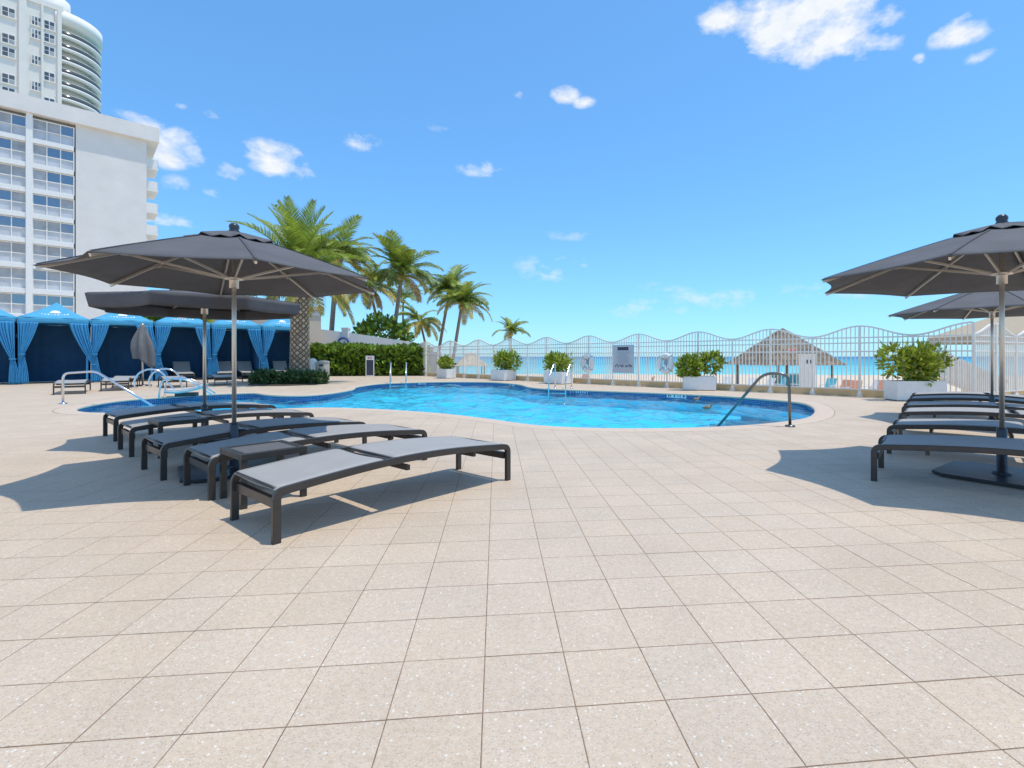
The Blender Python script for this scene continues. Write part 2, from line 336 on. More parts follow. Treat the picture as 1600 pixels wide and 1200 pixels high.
# pool basin: tiled band, walls, floor
def pool_mats():
    m, n_, l, p = newmat('waterline_mosaic'); uv = n_.new('ShaderNodeUVMap')
    b = tex(n_, l, 'Brick', 1, uv.outputs[0]); b.offset = 0; b.inputs['Brick Width'].default_value = .05; b.inputs['Row Height'].default_value = .05; b.inputs['Mortar Size'].default_value = .004
    b.inputs['Color1'].default_value = (.012,.05,.20,1); b.inputs['Color2'].default_value = (.03,.11,.33,1); b.inputs['Mortar'].default_value = (.25,.33,.42,1)
    l.new(b.outputs[0], p.inputs['Base Color']); p.inputs['Roughness'].default_value = .2
    f, n_, l, p = newmat('pool_plaster'); c = n_.new('ShaderNodeNewGeometry')
    t = tex(n_, l, 'Noise', .5, c.outputs['Position'], Detail=4); l.new(mixc(n_, l, t.outputs[0], (.42,.78,.90), (.55,.86,.95)), p.inputs['Base Color']); p.inputs['Roughness'].default_value = .7
    w, n_, l, p = newmat('pool_water'); c = n_.new('ShaderNodeNewGeometry')
    mp_ = n_.new('ShaderNodeMapping'); mp_.inputs['Rotation'].default_value = (0,0,.5); mp_.inputs['Scale'].default_value = (1,1.5,1); l.new(c.outputs['Position'], mp_.inputs[0])
    t1 = tex(n_, l, 'Noise', 1.6, mp_.outputs[0], Detail=3, Roughness=.5, Distortion=1.4); t2 = tex(n_, l, 'Noise', 9, mp_.outputs[0], Detail=2, Roughness=.5, Distortion=1.0)
    ad = n_.new('ShaderNodeMath'); ad.operation = 'MULTIPLY_ADD'; l.new(t2.outputs[0], ad.inputs[0]); ad.inputs[1].default_value = .25; l.new(t1.outputs[0], ad.inputs[2])
    bp = n_.new('ShaderNodeBump'); bp.inputs['Strength'].default_value = .7; bp.inputs['Distance'].default_value = .06; l.new(ad.outputs[0], bp.inputs['Height'])
    tr = n_.new('ShaderNodeBsdfTransparent'); tr.inputs[0].default_value = (.30,.83,.97,1)
    gl = n_.new('ShaderNodeBsdfGlossy'); gl.inputs['Roughness'].default_value = .03; l.new(bp.outputs[0], gl.inputs['Normal'])
    fr = n_.new('ShaderNodeFresnel'); fr.inputs[0].default_value = 1.33; l.new(bp.outputs[0], fr.inputs['Normal'])
    ms = n_.new('ShaderNodeMixShader'); l.new(fr.outputs[0], ms.inputs[0]); l.new(tr.outputs[0], ms.inputs[1]); l.new(gl.outputs[0], ms.inputs[2])
    l.new(ms.outputs[0], n_['Material Output'].inputs[0]); return m, f, w
mosaic, plaster, water_m = pool_mats()
arc = np.r_[0, np.cumsum(np.linalg.norm(np.roll(POOL, -1, 0)-POOL, axis=1))]
def wall_ring(name, z0, z1, mat, parent=None):
    mb = MB(); mb.add([(p[0], p[1], z) for p in POOL for z in (z0, z1)], [(2*i, 2*i+1, 2*((i+1) % n)+1, 2*((i+1) % n)) for i in range(n)], True)
    o = mb.build(name, mat, parent); u = o.data.uv_layers.new(name='UVMap')
    for pl in o.data.polygons:
        i = pl.index
        for li, uvv in zip(pl.loop_indices, ((arc[i], z0), (arc[i], z1), (arc[i+1], z1), (arc[i+1], z0))): u.data[li].uv = uvv
    return o
basin = tag(wall_ring('pool_basin', -.55, -.28, plaster), kind='structure')
wall_ring('tile_band', -.28, -.03, mosaic, basin)
def cap(name, pts, z, mat, parent=None):
    b = bmesh.new(); vs = [b.verts.new((p[0], p[1], z)) for p in pts]; es = [b.edges.new((vs[i], vs[(i+1) % len(vs)])) for i in range(len(vs))]
    bmesh.ops.triangle_fill(b, use_beauty=True, edges=es, normal=(0,0,1)); me = bpy.data.meshes.new(name); b.to_mesh(me); b.free(); me.materials.append(mat); return link(name, me, parent)
cap('pool_floor', POOL, -.55, plaster, basin)
st = MB()                                                      # submerged entry steps at the right end
for i, (x, z) in enumerate(((5.1,-.22),(4.75,-.32),(4.4,-.42))): st.box((x+.1, 10.5, z-.12), (.55+.05*i, 2.6, .24), .3)
st.build('pool_step', mosaic, basin)
WOUT = POOL+NRM*.12; dx = .06
gx = np.arange(WOUT[:,0].min(), WOUT[:,0].max()+dx, dx); gy = np.arange(WOUT[:,1].min(), WOUT[:,1].max()+dx, dx); XX, YY = np.meshgrid(gx, gy)
wz = np.zeros_like(XX); rw = np.random.RandomState(4)
warp = .5*np.sin(.9*XX+1.3*np.sin(.7*YY))+.5*np.sin(1.1*YY-.8*np.sin(.6*XX))
for lam, amp in ((2.6,.010),(1.7,.009),(1.15,.0075),(.8,.006),(.55,.0042),(.38,.0030),(.26,.0017)):
    for _ in range(5):
        a = rw.uniform(0, 2*PI); k_ = 2*PI/lam*rw.uniform(.85,1.15); wz += amp/1.05*np.sin(k_*(XX*math.cos(a)+YY*math.sin(a))+2.4*warp*rw.uniform(-1,1)+rw.uniform(0, 6.28))
PT = np.c_[XX.ravel(), YY.ravel()]; okp = inside(PT, WOUT); nxg = len(gx); idx = -np.ones(len(PT), int); idx[okp] = np.arange(okp.sum())
q0 = (np.arange(len(gy)-1)[:,None]*nxg+np.arange(nxg-1)[None]).ravel(); quads = np.c_[idx[q0], idx[q0+1], idx[q0+1+nxg], idx[q0+nxg]]; quads = quads[(quads >= 0).all(1)]
me = bpy.data.meshes.new('pool_water'); me.from_pydata(np.c_[PT[okp], -.145+wz.ravel()[okp]].tolist(), [], quads.tolist()); me.polygons.foreach_set('use_smooth', [True]*len(quads)); me.materials.append(water_m)
tag(link('pool_water', me), kind='structure')

# ------------------------------------------------------------------ beach and sea
def sand_mat():
    return M('beach_sand', (.70,.55,.40), .95, var=.10, scale=.8, bump=.6, bscale=3)
sb = MB()
xs = np.r_[-900, -300, np.arange(-124, 165, 6), 400, 1200]; ys = np.r_[-300, -40, np.arange(10, 135, 4), 200, 300, 420]
def sandz(x, y):
    s = y+.10*x-1.6*max(0, -22-x)
    return -1.25 - max(0, s-66)*.03 + .10*mnoise(Vector((x*.13, y*.13, 0)))
sb.add([(x, y, sandz(x, y)) for y in ys for x in xs], [(j*len(xs)+i, j*len(xs)+i+1, (j+1)*len(xs)+i+1, (j+1)*len(xs)+i) for j in range(len(ys)-1) for i in range(len(xs)-1)], True)
tag(sb.build('beach', sand_mat()), kind='structure')
def sea_mat():
    m, n, l, p = newmat('sea_water'); c = n.new('ShaderNodeNewGeometry'); s = n.new('ShaderNodeSeparateXYZ'); l.new(c.outputs['Position'], s.inputs[0])
    mp_ = n.new('ShaderNodeMapping'); mp_.inputs['Scale'].default_value = (.12,1,1); l.new(c.outputs['Position'], mp_.inputs[0])
    nz = tex(n, l, 'Noise', .05, mp_.outputs[0], Detail=5, Roughness=.6)
    off = n.new('ShaderNodeMath'); off.operation = 'MULTIPLY_ADD'; l.new(nz.outputs[0], off.inputs[0]); off.inputs[1].default_value = 60; l.new(s.outputs[1], off.inputs[2])
    a = ramp(n, l, off.outputs[0], 95, 230); b = ramp(n, l, off.outputs[0], 260, 900)
    col = mixc(n, l, b, mixc(n, l, a, (.16,.62,.60), (.02,.36,.44)), (.006,.12,.27))
    f = tex(n, l, 'Noise', .35, mp_.outputs[0], Detail=8, Roughness=.7); fo = ramp(n, l, f.outputs[0], .58, .66)
    near_ = ramp(n, l, s.outputs[1], 190, 105); mu = n.new('ShaderNodeMath'); mu.operation = 'MULTIPLY'; l.new(fo, mu.inputs[0]); l.new(near_, mu.inputs[1])
    l.new(mixc(n, l, mu.outputs[0], col, (.85,.9,.9)), p.inputs['Base Color']); p.inputs['Roughness'].default_value = .35; p.inputs['Specular IOR Level'].default_value = .25
    w = tex(n, l, 'Noise', .7, mp_.outputs[0], Detail=5); bp = n.new('ShaderNodeBump'); bp.inputs['Strength'].default_value = .6; bp.inputs['Distance'].default_value = .5
    l.new(w.outputs[0], bp.inputs['Height']); l.new(bp.outputs[0], p.inputs['Normal']); return m
se = MB(); se.add([(-9000,40,-1.75),(9000,40,-1.75),(14000,12000,-1.75),(-14000,12000,-1.75)], [(0,1,2,3)])
tag(se.build('sea', sea_mat()), kind='structure')

# ------------------------------------------------------------------ hotel block
def facade_frame(c, along, label, name, cat):                 # local x runs along the wall away from the corner, y outwards
    a = math.atan2(along[1], along[0]); return thing(name, label, cat, (c[0], c[1], 0), a)
glass = newmat('window_glass'); glass[3].inputs['Base Color'].default_value = (.27,.29,.32,1); glass[3].inputs['Metallic'].default_value = .75; glass[3].inputs['Roughness'].default_value = .03; glass[3].inputs['Specular IOR Level'].default_value = .9
gm = glass[0]; gm2 = gm.copy(); gm2.name = 'dark_window_glass'; gm2.node_tree.nodes['Principled BSDF'].inputs['Base Color'].default_value = (.09,.105,.13,1); gm2.node_tree.nodes['Principled BSDF'].inputs['Metallic'].default_value = .3
curt = M('lower_pane_pale', (.55,.56,.58), .12, var=.15, scale=.7); curt2 = M('drawn_curtain_glass', (.40,.41,.42), .08, var=.25, scale=.9)
# corner (-48.2,60), wall runs towards (-.724,-.69); rotate so local +x = that direction, local +y = outward normal (.69,-.724)
hb = facade_frame((-48.2, 60), (-.724, -.69), 'white hotel block with rows of wide windows and a blank end wall', 'hotel_building', 'building')
WL, WD = 34.0, 16.0
w = MB(); w.box((3.1, -WD/2, 13), (6.2, WD, 29)); w.box((6.2+(WL-6.2)/2, -WD/2-.55, 13), (WL-6.2, WD-.6, 29)); w.build('wall', white_wall, hb)
rf = MB(); rf.box((WL/2-.35, -WD/2, 27.95), (WL+1.6, WD+1.2, 1.7)); rf.build('roof', white_wall, hb)
bayw = 3.2; pier = .5; x0 = 6.35
wr = random.Random(11)
for b in range(7):
    xb = x0+b*(bayw+pier)
    pm = MB(); pm.box((xb+bayw+pier/2, -.12, 13.3), (pier, .7, 28)); pm.build('pier', white, hb)
    for k in range(10):
        zt = 26.75-2.7*k
        sp = MB(); sp.box((xb+bayw/2, -.15, zt-2.42), (bayw, .55, .5)); sp.build('floor_band', white, hb)
        fr = MB(); fw = .09
        for i in range(4): fr.box((xb+i*bayw/3, -.16, zt-1.1), (fw, .16, 2.2))
        for z in (zt-.04, zt-1.12, zt-2.14): fr.box((xb+bayw/2, -.15, z), (bayw, .12, fw))
        wo = fr.build('window', white, hb)
        for i in range(3):
            pn = MB(); pn.box((xb+(i+.5)*bayw/3, -.215, zt-.57), (bayw/3-.05, .03, 1.02)); pn.build('pane', gm if wr.random() < .55 else curt2, wo)
            pn = MB(); pn.box((xb+(i+.5)*bayw/3, -.20, zt-1.64), (bayw/3-.05, .03, .98)); pn.build('lower_pane', curt, wo)
for k in range(9):                                            # balconies on the far end
    bb = MB(); z = 24.3-2.7*k; bb.box((-.62, -3.2, z), (1.22, 4.2, .18)); bb.box((-1.18, -3.2, z+.6), (.08, 4.2, 1.0)); bb.box((-.62, -1.14, z+.6), (1.2, .08, 1.0)); bb.build('balcony', white, hb)
# ------------------------------------------------------------------ tower
tb = facade_frame((-113, 116), (-.724, -.69), 'tall white tower with curved stacked balconies rising behind the hotel block', 'tower_building', 'building')
R = 7.07; TZ = 81.5
w = MB(); w.box((20, -R, TZ/2), (40, 2*R-.02, TZ)); w.build('wall', tower_white, tb)
core = MB(); core.lathe([(R-1.7, 0), (R-1.7, TZ-.5)], 40, (0, -R, 0)); core.build('recessed_wall', soffit, tb)
fin = MB(); fin.box((.3, .16, TZ/2), (.7, .5, TZ)); fin.build('fin', tower_white, tb)
def arcslab(r, z0, z1, a0=-PI/2-.2, a1=PI/2+.15, nn=30, r0=0.0):
    mb = MB(); ring = []
    for i in range(nn+1):
        a = PI-(a0+(a1-a0)*i/nn); ring.append((math.cos(a), math.sin(a)))
    vs = [(c*q, -R+s_*q, z) for c, s_ in ring for q, z in ((r, z0), (r, z1), (r0, z1), (r0, z0))]
    mb.add(vs, [(4*i+m, 4*i+(m+1) % 4, 4*(i+1)+(m+1) % 4, 4*(i+1)+m) for i in range(nn) for m in range(4)], True); return mb
rail_glass = M('smoked_rail', (.10,.10,.105), .15, var=.1); beige_slab = M('slab_edge', (.80,.77,.72), .7, var=.03)
for k in range(13):
    z = TZ-5.3-2.95*k
    bo = arcslab(R+.12, z-.32, z+.12, r0=R-1.8).build('balcony', beige_slab, tb)
    arcslab(R+.02, z+.12, z+1.0, r0=R-.05).build('balustrade', rail_glass, bo)
    arcslab(R+.06, z+1.0, z+1.1, r0=R-.10).build('rail', beige_slab, bo)
arcslab(R+.3, TZ-2.6, TZ+.2, r0=0).build('roof_band', tower_white, tb)
rr = MB(); rr.box((20, -R, TZ+.5), (40.6, 2*R+.6, 1.2)); rr.lathe([(0,2.9),(3.0,2.8),(3.1,0.2),(3.1,0)], 24, (1.5, -R+3.2, TZ+1)); rr.build('roof', tower_white, tb)
def tower_window(x, z, wd, ht, panes, rows):
    f = MB(); f.box((x, .06, z), (wd+.3, .22, ht+.3)); f.box((x, .14, z-ht/2-.2), (wd+.5, .36, .16)); wo = f.build('window', tower_white, tb)
    for i in range(panes):
        for j in range(rows):
            p = MB(); p.box((x-wd/2+(i+.5)*wd/panes, .165, z-ht/2+(j+.5)*ht/rows), (wd/panes-.16, .05, ht/rows-.14)); p.build('pane', gm2 if (i+j) % 3 else curt2, wo)
for k in range(9):
    z = TZ-4.2-2.95*k
    if k not in (3, 5): tower_window(2.0, z, 1.75, 1.9, 2, 2)
    if k not in (2, 4, 6): tower_window(4.1, z, 1.5, 1.9, 3, 2)
    if k not in (1, 4): tower_window(8.4, z, 2.0, 2.0, 2, 2)
    tower_window(12.2, z, 2.0, 2.0, 2, 2)
for xx in (3.1, 6.2): q = MB(); q.box((xx, .2, TZ/2), (.35 if xx < 5 else 1.2, .5, TZ-.4)); q.build('pilaster', tower_white, tb)

# ------------------------------------------------------------------ low buildings and garden walls at the left
o = MB(); o.box((0,0,1.7), (9, 3, 5.0)); o.box((0,0,4.28), (9.3, 3.3, .18)); t = thing('low_building', 'low beige rendered building behind the blue cabanas', 'building', (-19.15, 30.8, 0), math.radians(40)); o.build('wall', beige_wall, t)
o = MB(); o.box((0, -1.53, 3.9), (8.8, .06, .2)); o.build('cornice', white_wall, t)
# white garden wall with sloping top
gw = thing('garden_wall', 'white garden wall with a swept-down top behind the green hedge', 'wall')
P = []
for i in range(25):
    t_ = i/24; x = -16.6+8.0*t_; y = 33.2+1.9*t_; P.append((x, y, 3.05 if t_ < .1 else 3.05-1.05*(t_-.1)**1.15/.9))
m = MB(); vs = []
for x, y, z in P: vs += [(x, y, -1.3), (x, y, z), (x, y+.25, z), (x, y+.25, -1.3)]
m.add(vs, [(4*i+a, 4*(i+1)+a, 4*(i+1)+(a+1) % 4, 4*i+(a+1) % 4) for i in range(24) for a in range(4)]+[(0,1,2,3),(99,98,97,96)]); m.build('wall', white_wall, gw)
m = MB(); m.box((-13.7, 34.0, 2.75), (.42, .42, .6)); m.box((-13.7, 34.0, 3.08), (.5, .5, .08)); m.build('pier_cap', white_wall, gw)
ck = thing('wall_clock', 'round blue-rimmed clock with white face on the white garden wall', 'clock', (-13.72, 33.62, 2.05))
m = MB(); m.tube([(.44*math.cos(2*PI*i/24)*.82, -.02, .44*math.sin(2*PI*i/24)*.82) for i in range(24)], .075, 8, up=(0,1,0), closed=True); m.build('rim', clock_blue, ck)
m = MB(); m.lathe([(0,.0),(.35,.0)], 24); fo = m.build('face', print_white, ck); fo.rotation_euler = (PI/2,0,0)
m = MB(); m.box((.05,-.03,.07), (.03,.01,.2), M=Matrix.Rotation(.6,3,'Y')); m.box((-.06,-.03,.0), (.16,.01,.03)); m.build('hands', ink, ck)

# ------------------------------------------------------------------ foliage builders
def leaves(mb, fn, count, size, rnd, fold=.25, up=.35, aspect=.5):
    for _ in range(count):
        p, nrm = fn(rnd); s = size*rnd.uniform(.6, 1.25)
        d = Vector((rnd.gauss(0,1), rnd.gauss(0,1), rnd.gauss(0,1)+up*2)).normalized()
        d = (d+Vector(nrm)*1.2).normalized(); sd = d.cross(Vector((rnd.gauss(0,1), rnd.gauss(0,1), rnd.gauss(0,1)))).normalized(); nn = sd.cross(d)
        p = Vector(p); w = s*aspect
        mb.add([p, p+d*s*.45+sd*w+nn*fold*w, p+d*s, p+d*s*.45-sd*w+nn*fold*w, p+d*s*.5], [(0,1,4),(1,2,4),(2,3,4),(3,0,4)])
def blob(c, r, rough=.35, shell=.55):
    def fn(rnd):
        v = Vector((rnd.gauss(0,1), rnd.gauss(0,1), rnd.gauss(0,1))).normalized(); k = (shell+(1-shell)*rnd.random())*(1+rough*mnoise(v*2.2+Vector(c)))
        return (c[0]+v.x*r[0]*k, c[1]+v.y*r[1]*k, c[2]+v.z*r[2]*k), v
    return fn
def boxy(c, d):
    def fn(rnd):
        p = [rnd.uniform(-.5,.5) for _ in range(3)]; ax = rnd.choice((0,1,1,2,2)); s = 1 if ax == 2 else rnd.choice((-1,1)); p[ax] = s*(.5-.12*rnd.random()**1.5)
        nrm = [0,0,0]; nrm[ax] = s; bump = .26*mnoise(Vector((c[0]+p[0]*d[0], p[1]*d[1], p[2]*d[2]))*1.3)
        return tuple(c[i]+p[i]*d[i]+nrm[i]*bump for i in range(3)), nrm
    return fn
# hedge
hg = thing('hedge', 'clipped green hedge of broad glossy leaves in front of the white garden wall', 'hedge', (-10.7, 30.3, 0), .10)
m = MB(); r = random.Random(2); leaves(m, boxy((0,0,.84), (6.5,1.3,1.55)), 4600, .34, r, aspect=.44); m.build('foliage', leafg, hg)
m = MB(); m.box((0,0,.72), (6.1,.9,1.4)); m.build('inner_core', M('hedge_dark', (.04,.065,.02), .9), hg)  # solid dark green box filling the inside of the hedge
# shrubs behind the cabanas and the wall
for i, (c, rr_, nn, lab, mt) in enumerate((((-11.9,36.2,2.6),(2.1,1.2,1.5),1300,'round green sea grape shrub rising over the white garden wall',leafg), ((-20.7,25.7,3.0),(1.3,.6,.75),900,'leafy shrub showing above the cabana behind the folded grey umbrella',leafy), ((-19.3,26.9,2.95),(1.1,.6,.7),800,'leafy shrub above the cabana roofs, right of a similar shrub',leafy))):
    t = thing('shrub', lab, 'shrub', (c[0], c[1], -1.2)); m = MB(); r = random.Random(20+i); leaves(m, blob((0,0,c[2]+1.2), rr_), nn, .36, r, aspect=.42); m.build('foliage', mt, t)
    m = MB(); m.tube([(0,0,0),(.1,0,1.5),(.05,.1,c[2]+1.2)], .09, 7); m.build('trunk', bark, t)

# ------------------------------------------------------------------ palms
def frond_mesh(name, L, e0, droop, leaf, n, mat, hang, seed, vee=.5, wid=.03):
    rnd = random.Random(seed); mb = MB(); pts = []; p = Vector((0,0,0)); steps = 14; curl = rnd.uniform(-.25,.25)
    for i in range(steps+1):
        t = i/steps; e = e0-droop*t**1.25; pts.append(p.copy()); p = p+Vector((math.cos(e), math.sin(curl*t), math.sin(e)))*(L/steps)
    mb.sweep(pts, [(.022,-.012),(.022,.012),(-.022,.012),(-.022,-.012)], scale=[1.25-1.05*i/steps for i in range(steps+1)])
    for i in range(n):
        t = .13+.86*(i+rnd.random()*.5)/n; k = t*steps; a = int(min(k, steps-1)); q = pts[a].lerp(pts[a+1], k-a); tg = (pts[a+1]-pts[a]).normalized()
        ll = leaf*(math.sin(PI*min(1, .18+.80*t))**.6)*rnd.uniform(.85,1.12); sv = tg.cross(Vector((0,0,1))).normalized(); up = sv.cross(tg)
        for s in (-1, 1):
            d = (sv*s*.8+tg*(.45+.55*t)+up*vee*rnd.uniform(.6,1.2)).normalized(); tip = q+d*ll*.55+(d+Vector((0,0,-hang))).normalized()*ll*.45; mid = q+d*ll*.5
            wv = tg*wid
            mb.add([q-wv*.5, q+wv*.5, mid+wv*.6, mid-wv*.6, tip], [(0,1,2,3),(3,2,4)])
    return mb.mesh(name, mat)
def coconut_set(tagname, L, leaf):
    out = []
    for i, (e0, dr, mt, hg_) in enumerate(((1.25,.8,frondg,.3),(1.0,1.2,frondg,.6),(.75,1.5,frondg,.9),(.45,1.6,frondd,1.1),(.15,1.5,frondy,1.3),(-.15,1.2,frondy,1.5),(-.6,.8,frondb,1.4),(.6,1.7,frondd,1.0))):
        out.append(frond_mesh('frond', L*(1 if i < 6 else .8), e0, dr, leaf, 38, mt, hg_, i, .25, .06))
    return out
COCO = coconut_set('c', 2.75, .80)
def palm(label, base, top, nfr, sc, meshes, weights, seed, tr=.13, bend=.3, group='coconut palms'):
    t = thing('coconut_palm', label, 'palm tree', base, 0, group); rnd = random.Random(seed)
    d = Vector(top)-Vector(base); pts = [(d.x*(s**1.5)+bend*math.sin(PI*s)*.4, d.y*s, d.z*s) for s in [i/9 for i in range(10)]]
    m = MB(); m.tube(pts, tr, 10, scale=[1.35,1.1,1,.95,.92,.9,.88,.86,.85,.9], up=(0,1,0)); m.build('trunk', bark, t)
    tp = Vector(pts[-1])
    for i in range(nfr):
        k = rnd.choices(range(len(meshes)), weights)[0]; o = link('frond', meshes[k], t, tp+Vector((0,0,-.02*i*sc*.3)), i*2.39996+rnd.uniform(-.3,.3)); s = sc*rnd.uniform(.82,1.12); o.scale = (s,s,s)
        o.rotation_euler = (rnd.uniform(-.15,.15), rnd.uniform(-.12,.12), i*2.39996+rnd.uniform(-.3,.3))
    m = MB()
    for i in range(7): a = i*.9; m.lathe([(0,-.13),(.08,-.08),(.1,0),(.07,.09),(0,.13)], 8, (tp.x+.2*math.cos(a)*sc, tp.y+.2*math.sin(a)*sc, tp.z-.22*sc-.05*(i % 3)))
    m.build('coconuts', frondb, t); return t
def at(x, y, Y): return ((x-CX)/F*Y, Y, H+(CY-y)/F*Y)
Wg = (3,4,4,4,1.5,1.5,.6,4); Wy = (2,4,4,2.5,3.5,3,1,3)
def bz(p, z=-1.25): return (p[0], p[1], z)
palm('tall coconut palm with green crown, right of the thick date palm', bz(at(602,545,37)), at(628,428,37), 32, 1.18, COCO, Wg, 1, .17, .5)
palm('grey-trunked coconut palm behind the hedge just right of the date palm', bz(at(514,560,36.5)), at(528,402,36.5), 30, 1.25, COCO, Wg, 2, .19, 0)
palm('coconut palm with golden fronds left of the taller green coconut palm', bz(at(606,560,41)), at(577,448,41), 28, 1.1, COCO, Wy, 3, .13, -.2)
palm('leaning coconut palm with green top and yellow lower fronds behind the fence', bz(at(679,560,41)), at(703,455,41), 30, 1.08, COCO, Wy, 4, .14, .2)
palm('coconut palm with yellow hanging fronds, rightmost of the leaning pair', bz(at(703,562,39)), at(722,475,39), 30, 1.02, COCO, Wy, 5, .14, .2)
palm('short coconut palm with yellow fronds between the tall palms', bz(at(672,560,44)), at(656,502,44), 24, .92, COCO, Wy, 6, .11, .1)
palm('small lone green palm behind the fence above a planter', bz(at(798,560,42)), at(798,520,42), 20, .66, COCO, (4,4,4,3,.6,0,0,4), 7, .12, 0)
palm('thin dark-trunked coconut palm among the tall palms behind the hedge', bz(at(629,560,46)), at(630,468,46), 14, .8, COCO, Wy, 8, .1, 0)
# date palm in its bed
DP = (-10.75, 21.7)
dp = thing('date_palm', 'thick date palm with diamond-patterned trunk and feathery green crown beside the pool', 'palm tree', (DP[0], DP[1], 0))
hts = [0,.25,.8,1.6,2.6,3.5,4.2,4.8,5.1]; rad = [.44,.40,.36,.34,.33,.34,.40,.42,.2]
m = MB(); m.lathe(list(zip(rad, hts)), 20); m.build('trunk', bark_date, dp)
m = MB(); z = .12; q = 0
while z < 4.75:
    rr_ = float(np.interp(z, hts, rad)); nn = 9
    for i in range(nn):
        a = 2*PI*(i+.5*(q % 2))/nn; u = Vector((math.cos(a), math.sin(a), 0)); sd = Vector((-u.y, u.x, 0)); hw = PI*rr_/nn*.74; hh = .088; big = 1+.9*max(0, z-3.3)
        c = u*rr_+Vector((0,0,z)); m.add([c-sd*hw+u*.012, c-Vector((0,0,hh))+u*.02, c+sd*hw+u*.012, c+Vector((0,0,hh*big))+u*(.035+.05*(big-1)), c+Vector((0,0,hh*.25))+u*.065*big], [(0,1,4),(1,2,4),(2,3,4),(3,0,4)])
    z += .118; q += 1
m.build('leaf_bases', scale_date, dp)
DATE = [frond_mesh('frond', L, e, d, .66, 56, mt, hh, 40+i, .35, .042) for i, (L, e, d, mt, hh) in enumerate(((3.0,1.4,.55,frondg,.1),(3.2,1.15,.9,frondg,.25),(3.3,.9,1.15,frondg,.35),(3.3,.62,1.3,frondg,.5),(3.2,.35,1.35,frondd,.7),(3.0,.05,1.2,frondy,.9),(2.8,-.25,1.0,frondy,1.0)))]
r = random.Random(9)
for i in range(64):
    k = min(6, int(7*(i/64)**.92)); o = link('frond', DATE[k], dp, (.12*math.cos(i*2.4), .12*math.sin(i*2.4), 4.95-.4*i/64)); s = r.uniform(.86,1.1)*1.02; o.scale = (s,s,s)
    o.rotation_euler = (r.uniform(-.12,.12), r.uniform(-.1,.1), i*2.39996+r.uniform(-.2,.2))
bed = thing('ground_cover', 'low bed of dark green plants around the date palm foot', 'plants', (DP[0]-.1, DP[1]-.9, 0))
m = MB(); r = random.Random(4)
for cx, cy, rx in ((-.9,-.1,.55),(-.3,-.35,.6),(.25,-.3,.5),(.85,-.1,.6),(1.15,.2,.45),(-1.2,.3,.4),(.1,.3,.7)): leaves(m, blob((cx,cy,.2), (rx,.5,.34)), 420, .17, r, aspect=.3)
m.build('foliage', leafd, bed); m = MB(); m.lathe([(0,.05),(1.35,.04),(1.42,0)], 24); m.build('soil', soil, bed)

# ------------------------------------------------------------------ fence
def wave(k):                                                   # crest on even posts, trough on odd
    return 1.885+.145*math.cos(PI*k)
fn = thing('wavy_fence', 'long pale metal fence with a wavy top rail between pool deck and beach', 'fence')
def fence_run(parent, p0, u, nb, phase, first=0):
    ang = math.atan2(u[1], u[0])
    pick = MB(); pick.box((0,0,.5), (.025,.022,1)); pk = pick.mesh('picket', fence_white)
    for k in range(nb+1):
        c = p0+u*BAY*k; top = wave(k+phase); big = .062 if (k+phase) % 2 == 0 else .05
        m = MB(); m.box((0,0,top/2), (big,big,top)); m.box((0,0,.012), (.16,.16,.024)); m.lathe([(.075,.02),(.07,.1),(.04,.16)], 8); m.build('post', fence_white, parent, (c[0], c[1], 0), ang)
        if k == nb: break
        for j in range(1, 11):
            s = k+j/11; c = p0+u*BAY*s; o = link('picket', pk, parent, (c[0], c[1], .2), ang); o.scale = (1, 1, wave(s+phase)-.2)
    L = BAY*nb; mid = p0+u*L/2
    for z in (.215, 1.30, 1.545, 1.70): m = MB(); m.box((0,0,0), (L,.03,.036)); m.build('rail', fence_white, parent, (mid[0], mid[1], z), ang)
    pts = [(p0[0]+u[0]*BAY*s, p0[1]+u[1]*BAY*s, wave(s+phase)) for s in [i/12 for i in range(12*nb+1)]]
    m = MB(); m.sweep(pts, [(.024,-.022),(.024,.022),(-.024,.022),(-.024,-.022)]); m.build('top_rail', fence_white, parent)
fence_run(fn, FP0, FU, 21, 0)
sf = thing('side_fence', 'short pale wavy fence section turning away at the far right corner', 'fence')
fence_run(sf, FP0+SIDE*.02, SIDE, 4, 1)
NB = np.array((.725, .69)) if True else None
kb = thing('kerb_wall', 'low tan kerb wall running under the long wavy fence', 'wall')
c = (fpost(0)+fe)/2+np.array((FU[1], -FU[0]))*.16; m = MB(); m.box((0,0,-.55), (float(np.linalg.norm(fe-fpost(0))), .2, 1.5)); m.build('kerb', kerb_tan, kb, (c[0], c[1], 0), FANG)
c = FP0+SIDE*3+np.array((-SIDE[1], SIDE[0]))*.16; m = MB(); m.box((0,0,-.55), (6.2, .2, 1.5)); m.build('kerb', kerb_tan, kb, (c[0], c[1], 0), math.atan2(SIDE[1], SIDE[0]))
# ramp with slatted railing and beige awning at the far right
rp = thing('ramp_railing', 'white slatted ramp railing sloping down behind the fence at the right edge', 'railing', (12.6, 15.3, 0), math.radians(30))
slat = MB(); slat.box((0,0,0), (.10,.03,.92)); slm = slat.mesh('slat', fence_white)
for i in range(26): link('slat', slm, rp, (-.6+i*.17, 0, .80-.035*i))
for dz in (.42, -.36):
    m = MB(); m.sweep([(-.8,.03,.84+dz),(4.0,.03,-.14+dz)], [(.03,-.04),(.03,.04),(-.03,.04),(-.03,-.04)]); m.build('rail', fence_white, rp)
for i in range(4): m = MB(); m.box((-.7+i*1.5,.08,-.2-.3*i), (.09,.09,2.4)); m.build('post', fence_white, rp)
aw = thing('beach_awning', 'beige canvas awning on posts beyond the fence at the far right', 'awning', (17.75, 17.6, -1.25))
m = MB(); a, b, hh = 2.6, 2.2, 3.13
